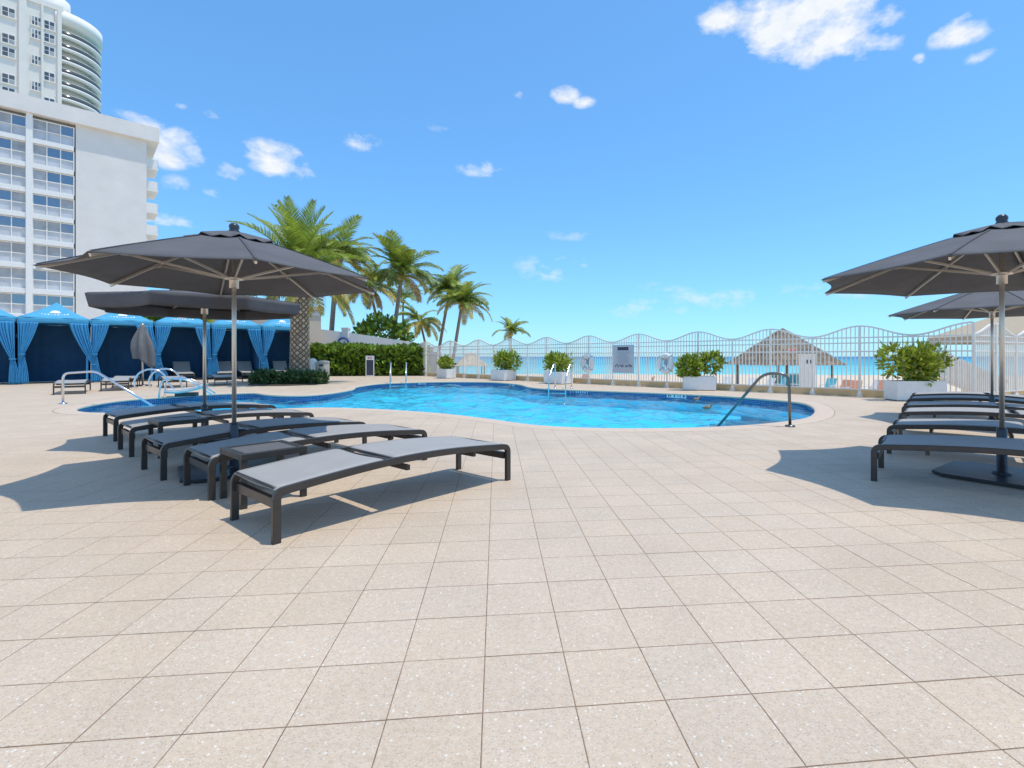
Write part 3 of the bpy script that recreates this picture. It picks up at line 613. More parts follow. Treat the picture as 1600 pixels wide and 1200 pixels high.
m.add([(-a,-b,hh),(a,-b,hh),(a,b,hh),(-a,b,hh),(0,0,hh+1.35),(-a,-b,hh-.25),(a,-b,hh-.25),(a,b,hh-.25),(-a,b,hh-.25)], [(0,1,4),(1,2,4),(2,3,4),(3,0,4),(5,6,1,0),(6,7,2,1),(7,8,3,2),(8,5,0,3)]); solid(m.build('canopy', beige_canvas, aw), .03)
for sx_ in (-1,1):
    for sy in (-1,1): m = MB(); m.box((sx_*(a-.1), sy*(b-.1), hh/2), (.1,.1,hh)); m.build('post', fence_white, aw)

# ------------------------------------------------------------------ planters
def planter(label, x, y, rz, w, d, h, br, seed, nl, mt, specks):
    t = thing('planter', label, 'planter', (x, y, 0), rz, 'white planter boxes along the fence')
    m = MB(); th = .035
    m.box((0,-d/2+th/2,h/2+.02), (w,th,h)); m.box((0,d/2-th/2,h/2+.02), (w,th,h)); m.box((-w/2+th/2,0,h/2+.02), (th-.002,d-2*th,h-.004)); m.box((w/2-th/2,0,h/2+.02), (th-.002,d-2*th,h-.004)); m.build('box', white, t, bevel=.006)
    m = MB(); m.box((0,0,.012), (w-.06,d-.06,.024)); m.build('foot', blackm, t)
    m = MB(); m.box((0,0,h-.04), (w-.08,d-.08,.03)); m.build('soil', soil, t)
    r = random.Random(seed); m = MB(); fl = MB(); st_ = MB()
    lobes = [(r.uniform(-.36,.36)*w*br[0], r.uniform(-.3,.3)*d, h+br[1]*r.uniform(.35,.62)) for _ in range(6)]
    for c in lobes:
        leaves(m, blob(c, (w*.30*br[0], d*.5, br[1]*.42), .4, .45), nl//6, .17, r, aspect=.24, up=.6); st_.tube([(c[0]*.3, c[1]*.3, h-.05), (c[0]*.8, c[1]*.8, c[2]-.1), c], .014, 5)
        for _ in range(specks//6):
            p, nr = blob(c, (w*.31*br[0], d*.52, br[1]*.43), .4, .9)(r)
            for q in range(5): a = q*1.256; u = Vector((math.cos(a), .2, math.sin(a)))*.028; fl.add([p, Vector(p)+u+Vector((0,-.02,.012)), Vector(p)+u*1.3+Vector((0,-.01,0)), Vector(p)+u+Vector((.01,0,-.012))], [(0,1,2,3)])
    m.build('foliage', mt, t); st_.build('stems', wood, t)
    if specks: fl.build('gap_specks', blossom, t)  # white specks stand in for bright background gaps between the leaves
pa = FANG+PI
planter('smallest white planter with round bush, farthest along the fence near the hedge', -5.35, 26.6, pa, .85, .62, .48, (1.15,.66), 1, 900, leafy, 0)
planter('white planter with tall bushy shrub, second along the fence from the hedge', -2.1, 24.2, pa, 1.0, .75, .50, (1.2,.95), 2, 1200, leafy, 18)
planter('white planter behind the pool ladder in the middle of the fence', .5, 21.2, pa, 1.05, .72, .50, (1.2,.85), 3, 1100, leafy, 18)
planter('white rectangular planter with bush dotted in white, between life ring and thatched hut', 5.25, 17.15, math.radians(-10), 1.06, .5, .46, (1.3,.84), 4, 1500, leafy, 42)
planter('largest white planter with big bush behind the right-hand loungers', 9.72, 13.15, math.radians(-4), 1.22, .6, .50, (1.2,.95), 5, 1900, leafy, 66)

# ------------------------------------------------------------------ fence fittings
def ring(label, k, z):
    c = fpost(k)+np.array((-FU[1], FU[0]))*.09; t = thing('life_ring', label, 'life ring', (c[0], c[1], z), FANG, 'life rings on the fence')
    m = MB(); m.tube([(.255*math.cos(2*PI*i/28), 0, .31*math.sin(2*PI*i/28)) for i in range(28)], .088, 12, up=(0,1,0), closed=True); m.build('ring', white, t)
    m = MB()
    for a in (.8, 2.34, 3.94, 5.48): m.tube([(.255*math.cos(a)+.1*math.cos(q)*math.cos(a), .1*math.sin(q), .31*math.sin(a)+.1*math.cos(q)*math.sin(a)) for q in [i*PI/4 for i in range(8)]], .012, 6, up=(.3,.2,1), closed=True)
    m.build('rope_band', grey_panel, t)
    m = MB(); m.box((0,-.1,.02), (.05,.12,.3)); m.box((0,.0,.05), (.14,.03,.2)); m.build('bracket', grey_panel, t)
ring('white life ring on the fence between the ladder and the notice board', 10, .88)
ring('white life ring on the fence right of the notice board', 7, .90)
c = (fpost(8)*.55+fpost(9)*.45)+np.array((-FU[1], FU[0]))*.06
c = fpost(8.55)+np.array((-FU[1], FU[0]))*.07
nb_ = thing('notice_board', 'grey pool rules notice board with dark heading fixed to the fence', 'sign', (c[0], c[1], .5), FANG)
m = MB(); m.box((0,0,.56), (.98,.03,1.12)); m.build('panel', sign_grey, nb_)
m = MB(); m.box((0,.02,.97), (.52,.008,.13)); m.build('heading', ink, nb_)
m = MB()
r = random.Random(8)
for i in range(12): m.box((r.uniform(-.03,.03), .018, .84-.043*i), (.62+r.uniform(-.2,.1), .004, .011))
m.build('small_print', M('print_grey', (.26,.27,.31), .6), nb_)
m = MB()
for i, (x, w_) in enumerate(((-.38,.08),(-.27,.12),(-.14,.08),(.02,.07),(.14,.14),(.32,.12))): m.tube([(x-w_/2,.02,.24),(x-w_/4,.02,.31+.03*(i % 2)),(x+w_/4,.02,.31),(x+w_/2,.02,.23)], .012, 5)
m.build('sign_marks', ink, nb_)  # dark arcs painted in place of chair shapes and their shadow

# ------------------------------------------------------------------ beach things beyond the fence
def hut(label, x, y, a, eave, apex, seed, mt, rz=.25, posts=True):
    t = thing('thatched_hut', label, 'hut', (x, y, -1.25), rz); r = random.Random(seed); e = eave+1.25; p = apex+1.25; roof = MB()
    for layer in range(7):
        f0 = layer/7; f1 = (layer+1.35)/7
        for s in range(4):
            A = Vector((math.cos(s*PI/2+PI/4), math.sin(s*PI/2+PI/4), 0))*a*1.414; B = Vector((math.cos(s*PI/2+3*PI/4), math.sin(s*PI/2+3*PI/4), 0))*a*1.414; top = Vector((0,0,p))
            A = A+Vector((0,0,e)); B = B+Vector((0,0,e)); nst = int(46*(1-f0)+6)
            for i in range(nst):
                g0, g1 = i/nst, (i+1.15)/nst; lo = max(-.04, f0-.03-r.random()*.05)
                q = [A.lerp(B, g0).lerp(top, lo), A.lerp(B, min(g1,1)).lerp(top, lo+r.uniform(-.02,.02)), A.lerp(B, min(g1,1)).lerp(top, min(f1,1)), A.lerp(B, g0).lerp(top, min(f1,1))]
                off = (A+B).normalized()*.03*r.random()+Vector((0,0,.05+.04*r.random())); roof.add([v+off*(1 if j < 2 else .2) for j, v in enumerate(q)], [(0,1,2,3)])
    roof.add([(-a,-a,e-.03),(a,-a,e-.03),(a,a,e-.03),(-a,a,e-.03),(0,0,p-.03)], [(0,1,4),(1,2,4),(2,3,4),(3,0,4)]); roof.build('roof', mt, t)
    if posts:
        for sx_ in (-1,1):
            for sy in (-1,1): m = MB(); m.tube([(sx_*a*.8, sy*a*.8, 0),(sx_*a*.8, sy*a*.8, e+.35)], .09, 8); m.build('post', wood, t)
        m = MB(); m.box((0,-a*.8,e+.1), (a*1.6,.12,.16)); m.box((0,a*.8,e+.1), (a*1.6,.12,.16)); m.build('beam', wood, t)
    return t
hx, hy, _ = at(1223, 557, 36)
hut('large thatched beach hut with pointed roof seen through the fence', hx, hy, 2.75, .60, 3.2, 1, thatch)
hx2, hy2, _ = at(735, 557, 60); hut('small pale thatched hut on the beach left of the tall shrub planter', hx2, hy2, 1.9, .05, 1.75, 2, thatch_pale)
kx, ky, _ = at(659, 557, 42); ks = thing('beach_kiosk', 'small beige kiosk with grey door behind the fence by the hedge', 'kiosk', (kx+.2, ky, -1.25), -.1)
m = MB(); m.box((0,0,1.55), (1.2,1.4,3.1)); m.box((0,0,3.15), (1.4,1.6,.14)); m.build('wall', beige_wall, ks)
m = MB(); m.box((1.0,0,1.35), (.72,1.0,2.9)); m.build('door', grey_panel, ks)
hc = thing('service_column', 'pale upright cabinet by the right side of the large thatched hut', 'cabinet', at(1261,557,30)[:2]+(-1.25,)); m = MB(); m.box((0,0,1.25), (.75,.5,2.5)); m.box((0,0,2.53), (.85,.6,.07)); m.build('body', fence_white, hc)
m = MB(); m.box((-.12,-.26,2.1), (.08,.03,.22)); m.box((.1,-.26,2.1), (.08,.03,.22)); m.build('vents', ink, hc)
fl = thing('red_banner', 'small red banner hanging under the large thatched hut', 'banner', at(1236,545,34)); m = MB(); m.grid(lambda u, v: ((u-.5)*.55, .04*math.sin(6*u), -.75*v), 6, 4); solid(m.build('cloth', red, fl), .01)
def beach_chair(label, x, y, rz, mt, rec=.9):
    t = thing('beach_chair', label, 'beach chair', (x, y, -1.22), rz, 'beach chairs beyond the fence')
    m = MB(); m.box((0,.35,.36), (.58,1.15,.05)); m.box((0,-.42,.66), (.58,.06,.78), M=Matrix.Rotation(.5,3,'X')); m.build('fabric', mt, t)
    m = MB()
    for s in (-1,1): m.box((s*.31,.2,.30), (.045,1.5,.06)); m.box((s*.31,-.35,.15), (.045,.06,.3)); m.box((s*.31,.8,.15), (.045,.06,.3)); m.box((s*.33,-.05,.60), (.06,.7,.04)); m.box((s*.33,.25,.45), (.04,.05,.3))
    m.build('frame', white, t)
names = {id(white): 'white', id(coral): 'coral', id(turq): 'turquoise'}
chairs = [(1132,33,white,'leftmost white beach chair in front of the thatched hut'),(1172,31,white,'white beach chair under the left side of the thatched hut'),(1195,31.5,white,'white beach chair left of the turquoise ones under the hut'),
          (1212,32,turq,'turquoise beach chair under the thatched hut, left of its neighbour'),(1240,32,turq,'turquoise beach chair under the thatched hut, beside the cabinet'),(1293,31,turq,'turquoise beach chair right of the pale cabinet'),
          (1312,29,coral,'coral beach chair left of the fence crest post, nearest the cabinet'),(1334,28,coral,'coral beach chair just left of the crest post'),(1358,29,white,'white beach chair between two coral ones'),(1378,28,coral,'coral beach chair left of the largest planter'),
          (1008,34,coral,'coral beach chair left of the second life ring'),(908,38,coral,'coral beach chair behind the ladder planter'),(940,36,white,'white beach chair behind the first life ring'),(1062,33,coral,'coral beach chair right of the second life ring')]
r = random.Random(6)
for x, Y, mt, lab in chairs: p = at(x, 557, Y); beach_chair(lab, p[0], p[1], PI*.5+r.uniform(-.5,1.2), mt)
bt = thing('beach_table', 'low turquoise bar counter under the large thatched hut', 'counter', (hx+.3, hy-.6, -1.25), .1); m = MB(); m.box((0,0,.55), (2.6,.6,1.1)); m.build('front', turq, bt); m = MB(); m.box((0,0,1.14), (2.8,.8,.07)); m.build('top', white, bt)

# ------------------------------------------------------------------ sun loungers
def rail_path(L, ze=.345, bow=.058, n=18):
    pts = []; r = .075
    for i in range(5): a = PI-(PI/2)*i/4; pts.append((r+r*math.cos(a), ze-r+r*math.sin(a)))
    for i in range(1, n): x = r+(L-2*r)*i/n; pts.append((x, ze+bow*math.sin(PI*(x-r)/(L-2*r))))
    for i in range(5): a = PI/2-(PI/2)*i/4; pts.append((L-r+r*math.cos(a), ze-r+r*math.sin(a)))
    return pts
def railz(x, L, ze=.345, bow=.058): return ze+bow*math.sin(PI*min(1, max(0, (x-.075)/(L-.15))))
def make_lounger(back=0.0):
    L, W = 2.10, .70; t = thing('sun_lounger', 'x', 'sun lounger')
    pr = [(.016,-.03),(.016,.03),(-.016,.03),(-.016,-.03)]
    for s in (-1, 1):
        y = s*W/2; pts = rail_path(L); m = MB(); m.sweep([(x, y, z) for x, z in pts], pr, up=(0,1,0) if False else (0,0,1)) if False else None
        # bent flat bar: profile kept in the plane of the bend
        vs = []; n_ = len(pts)
        for i, (x, z) in enumerate(pts):
            a = pts[max(i-1,0)]; b = pts[min(i+1,n_-1)]; tx, tz = b[0]-a[0], b[1]-a[1]; q = math.hypot(tx, tz); nx, nz = -tz/q, tx/q
            for e, f in ((-1,0),(1,0),(1,-1),(-1,-1)): vs.append((x+nx*f*.05, y+e*.017, z+nz*f*.05))
        m.add(vs, [(4*i+k, 4*i+(k+1) % 4, 4*i+4+(k+1) % 4, 4*i+4+k) for i in range(n_-1) for k in range(4)]+[(3,2,1,0),(4*n_-4,4*n_-3,4*n_-2,4*n_-1)], False); m.build('side_rail', bronze, t, bevel=.004)
        for x in (.025, L-.025):
            m = MB(); m.box((x, y, .135), (.050,.034,.27)); m.build('leg', bronze, t, bevel=.004)
            m = MB(); m.box((x, y, .004), (.042,.028,.008)); m.build('foot', blackm, t)
    for x in (.045, L-.045): m = MB(); m.box((x, 0, .235), (.035, W-.04, .06)); m.build('cross_bar', bronze, t)
    m = MB(); m.box((1.0, 0, .30), (.03, W-.04, .04)); m.box((L-.42, 0, .30), (.03, W-.04, .04)); m.build('brace', bronze, t)
    def sheet(x0, x1, hinge, ang):
        def fn(u, v):
            x = x0+(x1-x0)*u; e = (v-.5)*2; z = railz(x, L)+.012-.018*(1-e*e)-.012*abs(e)**6
            edge = min(u, 1-u); z -= .018*max(0, 1-edge*(x1-x0)/.05)**2
            y = e*(W/2-.004)
            if ang:
                dx = hinge-x; x, z = hinge-dx*math.cos(ang), z+dx*math.sin(ang)
            return (x, y, z)
        m = MB(); m.grid(fn, 26, 12); return m
    o = solid(sheet(.02, .80, .80, back).build('back_sling', sling, t), .008)
    o = solid(sheet(.86, L-.06, 0, 0).build('seat_sling', sling, t), .008)
    for x0, x1 in ((.02,.80),(.86,L-.06)):
        for x in (x0+.01, x1-.01):
            px, pz = x, railz(x, L)-.012
            if back and x1 < .85: dx = .80-x; px, pz = .80-dx*math.cos(back), pz+dx*math.sin(back)
            m = MB(); m.tube([(px, -W/2+.03, pz), (px, W/2-.03, pz)], .012, 6); m.build('sling_bar', bronze, t)
    if back: m = MB(); m.tube([(.42, -.25, .31), (.34, -.25, .31+.44*math.sin(back))], .012, 6); m.tube([(.42, .25, .31), (.34, .25, .31+.44*math.sin(back))], .012, 6); m.build('back_strut', bronze, t)
    return t
flat = make_lounger(); raised = make_lounger(.85)
AXL = math.atan2(.763, .647)
def place(proto, first, label, corner, ax, group):
    # corner: ground point of the leg at the right-hand side of the head end
    off = Matrix.Rotation(ax, 3, 'Z') @ Vector((0, .35, 0)); loc = (corner[0]+off.x, corner[1]+off.y, 0)
    if first: proto.location = loc; proto.rotation_euler = (0,0,ax); proto['label'] = label; proto['group'] = group; return proto
    return again(proto, label, loc, ax, group)
GL = 'loungers in the left-hand row'
LB = [((-1.69,3.064),'nearest flat grey sun lounger in the left-hand row'), ((-2.72,4.0),'second sun lounger of the left row, behind the slatted side table'), ((-3.60,4.64),'third sun lounger of the left row, behind the near umbrella pole'),
      ((-4.80,5.72),'fourth sun lounger of the left row, in front of the low umbrella pole'), ((-5.90,6.78),'farthest sun lounger of the left row, beside the pool')]
for i, (c, lab) in enumerate(LB): place(flat, i == 0, lab, c, AXL+(.01,-.01,.015,-.02,.01)[i], GL)
AXR = math.atan2(-.63, .78)
RB = [((3.04,4.67),'nearest sun lounger at the right edge, in front of the umbrella base'), ((4.06,5.94),'second sun lounger from the front in the right-hand row'), ((5.20,7.36),'third sun lounger from the front in the right-hand row'),
      ((5.98,8.40),'fourth sun lounger from the front in the right-hand row'), ((6.98,9.66),'fifth sun lounger from the front in the right-hand row'), ((7.82,10.72),'farthest sun lounger of the right-hand row, near the largest planter')]
for i, (c, lab) in enumerate(RB):   # foot end towards the pool
    off = Matrix.Rotation(AXR, 3, 'Z') @ Vector((2.10, .35, 0)); again(flat, lab, (c[0]+off.x, c[1]+off.y, 0), AXR+PI+(.01,-.015,.0,.02,-.01,.01)[i], 'loungers in the right-hand row')
NX = math.atan2(-.76, .65)
CB = [((-14.5,15.2),0,'flat sun lounger nearest the camera in front of the cabanas'), ((-14.4,16.75),0,'second flat sun lounger in front of the cabanas'), ((-13.7,18.3),0,'third flat sun lounger in front of the cabanas, by the pool lift'),
      ((-15.6,18.6),0,'flat sun lounger nearest the folded grey umbrella'), ((-12.75,19.75),0,'fourth flat sun lounger in front of the cabanas, left of the date palm bed'), ((-12.1,21.1),0,'fifth flat sun lounger in front of the cabanas, closest to the date palm bed'), ((-17.2,23.65),1,'leftmost of the four raised-back sun loungers in the cabanas'), ((-15.84,24.81),1,'second from the left of the four raised-back sun loungers'),
      ((-15.13,25.42),1,'third from the left of the four raised-back sun loungers'), ((-13.8,26.54),1,'rightmost raised-back sun lounger, partly behind the date palm')]
fr_ = True
for c, up_, lab in CB:
    loc = (c[0]-2.1*.65, c[1]+2.1*.76, 0)
    if up_ and fr_: raised.location = loc; raised.rotation_euler = (0,0,NX+.02); raised['label'] = lab; raised['group'] = 'loungers before the cabanas'; fr_ = False
    else: again(raised if up_ else flat, lab, loc, NX+random.uniform(-.06,.06), 'loungers before the cabanas')
# side tables
def side_table(label, x, y, rz, first=None):
    t = thing('side_table', label, 'side table', (x, y, 0), rz, 'bronze side tables'); w_ = .49
    m = MB(); 
    for a, b, c_, d_ in ((0,-w_/2+.025,w_,.05),(0,w_/2-.025,w_,.05),(-w_/2+.025,0,.05,w_-.1),(w_/2-.025,0,.05,w_-.1)): m.box((a,b,.39), (c_,d_,.05))
    m.build('frame', bronze, t, bevel=.004)
    for i in range(6): m = MB(); m.box((0,-.165+.066*i,.398), (w_-.1,.058,.02)); m.build('slat', slat_dark, t)
    for a in (-1,1):
        for b in (-1,1): m = MB(); m.box((a*(w_/2-.022), b*(w_/2-.022), .1825), (.044,.036,.365)); m.build('leg', bronze, t)
side_table('bronze side table with slatted top between the two nearest left loungers', -2.33, 4.10, AXL)
side_table('bronze side table between the third and fourth left loungers', -4.42, 5.98, AXL)

# ------------------------------------------------------------------ umbrellas
def umbrella(label, x, y, rz, slack=0.0, zc=1.93, za=2.42, R_=1.55):
    t = thing('umbrella', label, 'umbrella', (x, y, 0), rz, 'charcoal market umbrellas'); NR = 8
    def surf(u, v, r0, r1, z0, z1, lift=0):
        s = u*NR; k = int(s) % NR; f = s-int(s); a0 = 2*PI*k/NR; a1 = 2*PI*(k+1)/NR; rad_ = r0+(r1-r0)*v
        A = Vector((math.cos(a0), math.sin(a0))); B = Vector((math.cos(a1), math.sin(a1))); p = A.lerp(B, f)*rad_*(1-.055*math.sin(PI*f)*(rad_/R_)**2)
        q = rad_/R_; z = za+(zc-za)*(q**1.12)
        z -= .035*math.sin(PI*f)*(q)*(1-q)*2; return (p.x, p.y, z+lift)
    m = MB(); m.grid(lambda u, v: surf(u, v, .10, R_, 0, 0), NR*8, 12); can = solid(m.build('canopy', canvas, t), .006)
    if slack:
        def sk(u, v):
            x_, y_, z_ = surf(u, 1, .1, R_, 0, 0); f = u*NR-int(u*NR); k = 1-.03*v; return (x_*k, y_*k, z_-slack*v*(.95+.08*math.sin(PI*f)+.03*math.sin(u*31)))
        m = MB(); m.grid(sk, NR*8, 4); solid(m.build('skirt', canvas, t), .005)
    def vent(u, v):
        x_, y_, z_ = surf(u, v, .02, .42, 0, 0); f = u*NR-int(u*NR); return (x_, y_, z_+.022+.012*v*math.cos(2*PI*f*2.0))
    m = MB(); m.grid(vent, NR*8, 5); solid(m.build('vent_cap', canvas, t), .005)
    m = MB(); m.lathe([(0,.095),(.028,.09),(.046,.07),(.048,.045),(.04,.028),(.052,.01),(.055,-.03)], 14, (0,0,za+.01)); m.build('finial', plate, t)
    hubz = 1.955 if not slack else 1.86
    m = MB(); m.tube([(0,0,.44),(0,0,za+.03)], .021, 14, up=(0,1,0)); m.build('pole', steel, t)
    m = MB(); m.lathe([(.027,-.10),(.043,-.098),(.043,-.02),(.05,-.015),(.085,-.01),(.085,.012),(.03,.016)], 16, (0,0,hubz)); m.build('hub', steel, t)
    for k in range(NR):
        a = 2*PI*k/NR; c_, s_ = math.cos(a), math.sin(a)
        def rp_(r): return (c_*r, s_*r, za+(zc-za)*((r/R_)**1.12)-.028)
        m = MB(); m.sweep([rp_(r) for r in (.06,.4,.8,R_*.75,R_*(.9 if slack else .987))], [(.009,-.012),(.009,.012),(-.009,.012),(-.009,-.012)]); rb = m.build('rib', steel, t)
        m = MB(); m.sweep([(p_[0], p_[1], p_[2]+.035) for p_ in [rp_(r) for r in (.44,.7,1.0,R_*.8,R_*.985)]], [(.011,-.002),(.011,.002),(-.011,.002),(-.011,-.002)]); m.build('seam', seam_m, t)
        q = rp_(.86); m = MB(); m.sweep([(c_*.07, s_*.07, hubz), (q[0], q[1], q[2]-.012)], [(.008,-.010),(.008,.010),(-.008,.010),(-.008,-.010)]); m.build('strut', steel, t)
        m = MB(); m.box((q[0], q[1], q[2]-.012), (.05,.028,.035), a); m.build('joint', steel, rb)
    m = MB(); w_ = .46; ch = .12
    ol = [(-w_+ch,-w_),(w_-ch,-w_),(w_,-w_+ch),(w_,w_-ch),(w_-ch,w_),(-w_+ch,w_),(-w_,w_-ch),(-w_,-w_+ch)]
    m.add([(a,b,z) for z in (.004,.034) for a, b in ol], [tuple(range(8))[::-1], tuple(range(8,16))]+[(i,(i+1) % 8,(i+1) % 8+8,i+8) for i in range(8)]); m.build('base_plate', plate, t, bevel=.004)
    m = MB(); m.lathe([(.075,.034),(.075,.05),(.042,.055),(.042,.455),(.036,.47),(.027,.47)], 16); m.build('sleeve', plate, t)
    m = MB(); m.tube([(.04,0,.40),(.10,0,.40)], .012, 8); m.build('clamp_knob', plate, t)
    return t
umbrella('large open charcoal umbrella over the left-hand loungers, nearest on the left', -3.20, 5.10, math.radians(38), 0, 1.93, 2.42, 1.45)
umbrella('slack open charcoal umbrella behind the large left one, with drooping edge', -4.87, 7.09, math.radians(10), .17, 1.93, 2.08, 1.28)
umbrella('open charcoal umbrella over the nearest right-hand loungers', 4.38, 4.79, math.radians(37), 0, 1.93, 2.42, 1.63)
umbrella('open charcoal umbrella farther back over the right-hand loungers', 7.90, 8.83, math.radians(20))
# closed umbrella by the cabanas
cu = thing('closed_umbrella', 'folded grey umbrella hanging limp on its pole in front of the cabanas', 'umbrella', (-15.9, 19.6, 0))
m = MB(); m.tube([(0,0,.0),(0,0,2.45)], .03, 10, up=(0,1,0)); m.build('pole', steel, cu)
def fold(u, v):
    a = 2*PI*u; rr = (.07+.26*math.sin(min(1,v*1.15)*PI*.62))*(1+.32*math.cos(5*a)*min(1,v*2)); return (rr*math.cos(a)+.10*v*v, rr*math.sin(a)*.8, 2.42-1.35*v-.35*v*max(0, math.cos(a)))
m = MB(); m.grid(fold, 50, 14); solid(m.build('folded_canopy', M('faded_grey_canvas', (.16,.155,.155), .85), cu), .008)
m = MB(); m.lathe([(0,.05),(.28,.045),(.3,0)], 18); m.build('base', plate, cu)

# ------------------------------------------------------------------ cabanas
CW, CD = 2.23, 2.3; CA = math.atan2(1.447, 1.70); CU = Vector((math.cos(CA), math.sin(CA), 0))
def curtain(mb, x0, x1, xt, zt, ztop, y, flare, pl):
    def fn(u, v):
        z = ztop-(ztop-.04)*v; k = (ztop-z)/(ztop-zt)
        if k < 1: e = k**1.3; a = x0+(xt-.06-x0)*e; b = x1+(xt+.07-x1)*e
        else: e = min(1, (z-.0)/zt); g_ = 1-e; a = xt-.06-flare[0]*math.sin(PI*.5*g_); b = xt+.07+flare[1]*math.sin(PI*.5*g_)
        wd = abs(b-a); return (a+(b-a)*u, y+.05*math.sin(u*pl*2*PI+2.2*mnoise(Vector((u*3+x0*7, z*.6, y*5+xt))))*(.35+.65*min(1, wd/.45))*(.7+.6*mnoise(Vector((u*5, z*.8, x0*3))))-.02, z)
    mb.grid(fn, pl*6, 30)
CLAB = ['blue cabana cut by the left edge of the picture', 'largest blue cabana, second from the left, with tied-back curtains', 'blue cabana third from the left, behind the folded grey umbrella', 'blue cabana fourth from the left, partly behind the umbrella poles', 'blue cabana second from the right of the row', 'rightmost blue cabana beside the date palm']
CH = 2.60
for k in range(-1, 5):
    o_ = Vector((-21.84, 20.5, 0))+CU*CW*(k+.5); t = thing('cabana', CLAB[k+1], 'cabana', o_, CA, 'blue cabanas in a row')      # local x along row, -y to the pool
    hw = CW/2-.03; ap = CH+.95; r = random.Random(k+5)
    def roof(u, v, hw=hw, ap=ap):
        s = u*4; q = int(s) % 4; f = s-int(s); C4 = [(-hw,0),(hw,0),(hw,CD),(-hw,CD)]; A = Vector(C4[q]); B = Vector(C4[(q+1) % 4]); p = A.lerp(B, f); c = Vector((0, CD/2)); p = c+(p-c)*(1-v)
        return (p.x, p.y, CH+.20+(ap-CH-.20)*v-.10*math.sin(PI*v)*(.5+.5*math.sin(PI*f)))
    m = MB(); m.grid(roof, 32, 10); ro = solid(m.build('roof', blue_canvas, t), .012)
    m = MB(); ol = [(-hw,0),(hw,0),(hw,CD),(-hw,CD)]
    for i in range(4):
        a, b = ol[i], ol[(i+1) % 4]
        m.grid(lambda u, v, a=a, b=b: (a[0]+(b[0]-a[0])*u+(0 if a[0] != b[0] else math.copysign(.012, a[0]))*math.sin(9*u), a[1]+(b[1]-a[1])*u+(.012*math.sin(11*u+k) if a[0] != b[0] else 0), CH+.21-.24*v-.012*math.sin(7*u+1)*v), 20, 3)
    solid(m.build('valance', blue_canvas, t), .01)
    for px_, py_ in ((-hw+.05,.06),(hw-.05,.06),(hw-.05,CD-.06),(-hw+.05,CD-.06)): m = MB(); m.box((px_, py_, CH/2), (.07,.07,CH)); m.build('post', blue_curtain, t)
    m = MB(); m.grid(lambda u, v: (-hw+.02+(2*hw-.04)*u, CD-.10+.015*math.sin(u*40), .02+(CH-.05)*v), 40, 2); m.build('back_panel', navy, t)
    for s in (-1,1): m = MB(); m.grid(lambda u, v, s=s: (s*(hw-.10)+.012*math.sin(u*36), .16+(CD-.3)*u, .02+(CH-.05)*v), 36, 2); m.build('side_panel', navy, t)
    m = MB(); curtain(m, -hw+.02, -hw+.62, -hw+.13, 1.25, CH, .0, (.06,.14), 6); solid(m.build('curtain', blue_curtain, t), .006)
    lean = (.05,.45,.55,.12,.30,.05)[k+1]
    m = MB(); curtain(m, hw-.62, hw-.02, hw-.10+lean*.6, 1.05-.25*(lean > .2), CH, -.03, (.05,.12+lean*.3), 6); solid(m.build('curtain', blue_curtain, t), .006)
    for xt, zt in ((-hw+.13,1.25),(hw-.10+lean*.6,1.05-.25*(lean > .2))): m = MB(); m.tube([(xt+.10*math.cos(a), .075*math.sin(a)-.02, zt) for a in [i*PI/5 for i in range(10)]], .02, 6, closed=True); m.build('tie_band', blue_curtain, t)
    # printed emblem on the front slope: a shell above a line of lettering
    def onroof(x, v): c_ = roof((.5+x/(2*hw*(1-v)))/4, v); return Vector(c_)+Vector((0,-.014,.014))
    m = MB(); cen = onroof(0, .42); rim = [onroof(.17*math.cos(a)*(1+.05*math.cos(6*a)), .42+.17*math.sin(a)) for a in [PI*i/14 for i in range(15)]]
    m.add([cen]+rim, [(0,i+1,i+2) for i in range(14)])
    for i, x in enumerate(np.linspace(-.40,.40,9)): h_ = .035+.02*((i*7) % 3); m.add([onroof(x-.03, .30-.03*math.cos(x*3)), onroof(x+.03, .30-.03*math.cos(x*3)), onroof(x+.026, .30+h_-.03*math.cos(x*3)), onroof(x-.02, .30+h_-.03*math.cos(x*3))], [(0,1,2,3)])
    m.build('printed_emblem', print_white, ro)

# ------------------------------------------------------------------ rails, ladders, pool lift
def bend(pts, r=.12, n=6):
    P = [Vector(p) for p in pts]; out = [P[0]]
    for i in range(1, len(P)-1):
        a, b, c = P[i-1], P[i], P[i+1]; u = (a-b).normalized(); v = (c-b).normalized(); q = min(r, (a-b).length*.45, (c-b).length*.45); s, e = b+u*q, b+v*q
        for k in range(n+1): t_ = k/n; out.append(s*(1-t_)**2+b*2*t_*(1-t_)+e*t_**2)
    out.append(P[-1]); return out
def rail(label, pts, r, mat, r2=.14):
    t = thing('handrail', label, 'handrail', (pts[0][0], pts[0][1], 0)); o_ = Vector((pts[0][0], pts[0][1], 0))
    m = MB(); m.tube([p-o_ for p in bend(pts, r2)], r, 12, up=(.31,.9,.2)); m.build('tube', mat, t)
    m = MB(); m.lathe([(r,.03),(.075,.025),(.08,.006)], 16); m.build('flange', mat, t); return t
rail('steel pool handrail at the right end of the pool', [(4.02,8.22,0),(4.0,8.22,.875),(3.66,8.40,.875),(3.05,9.25,-.3)], .024, M('dark_steel', (.20,.19,.18), .3, .9), .16)
rail('steel pool handrail at the far left end of the pool behind the loungers', [(-11.82,12.17,0),(-11.82,12.17,.745),(-10.95,12.1,.80),(-8.9,11.75,-.25)], .026, chrome, .16)
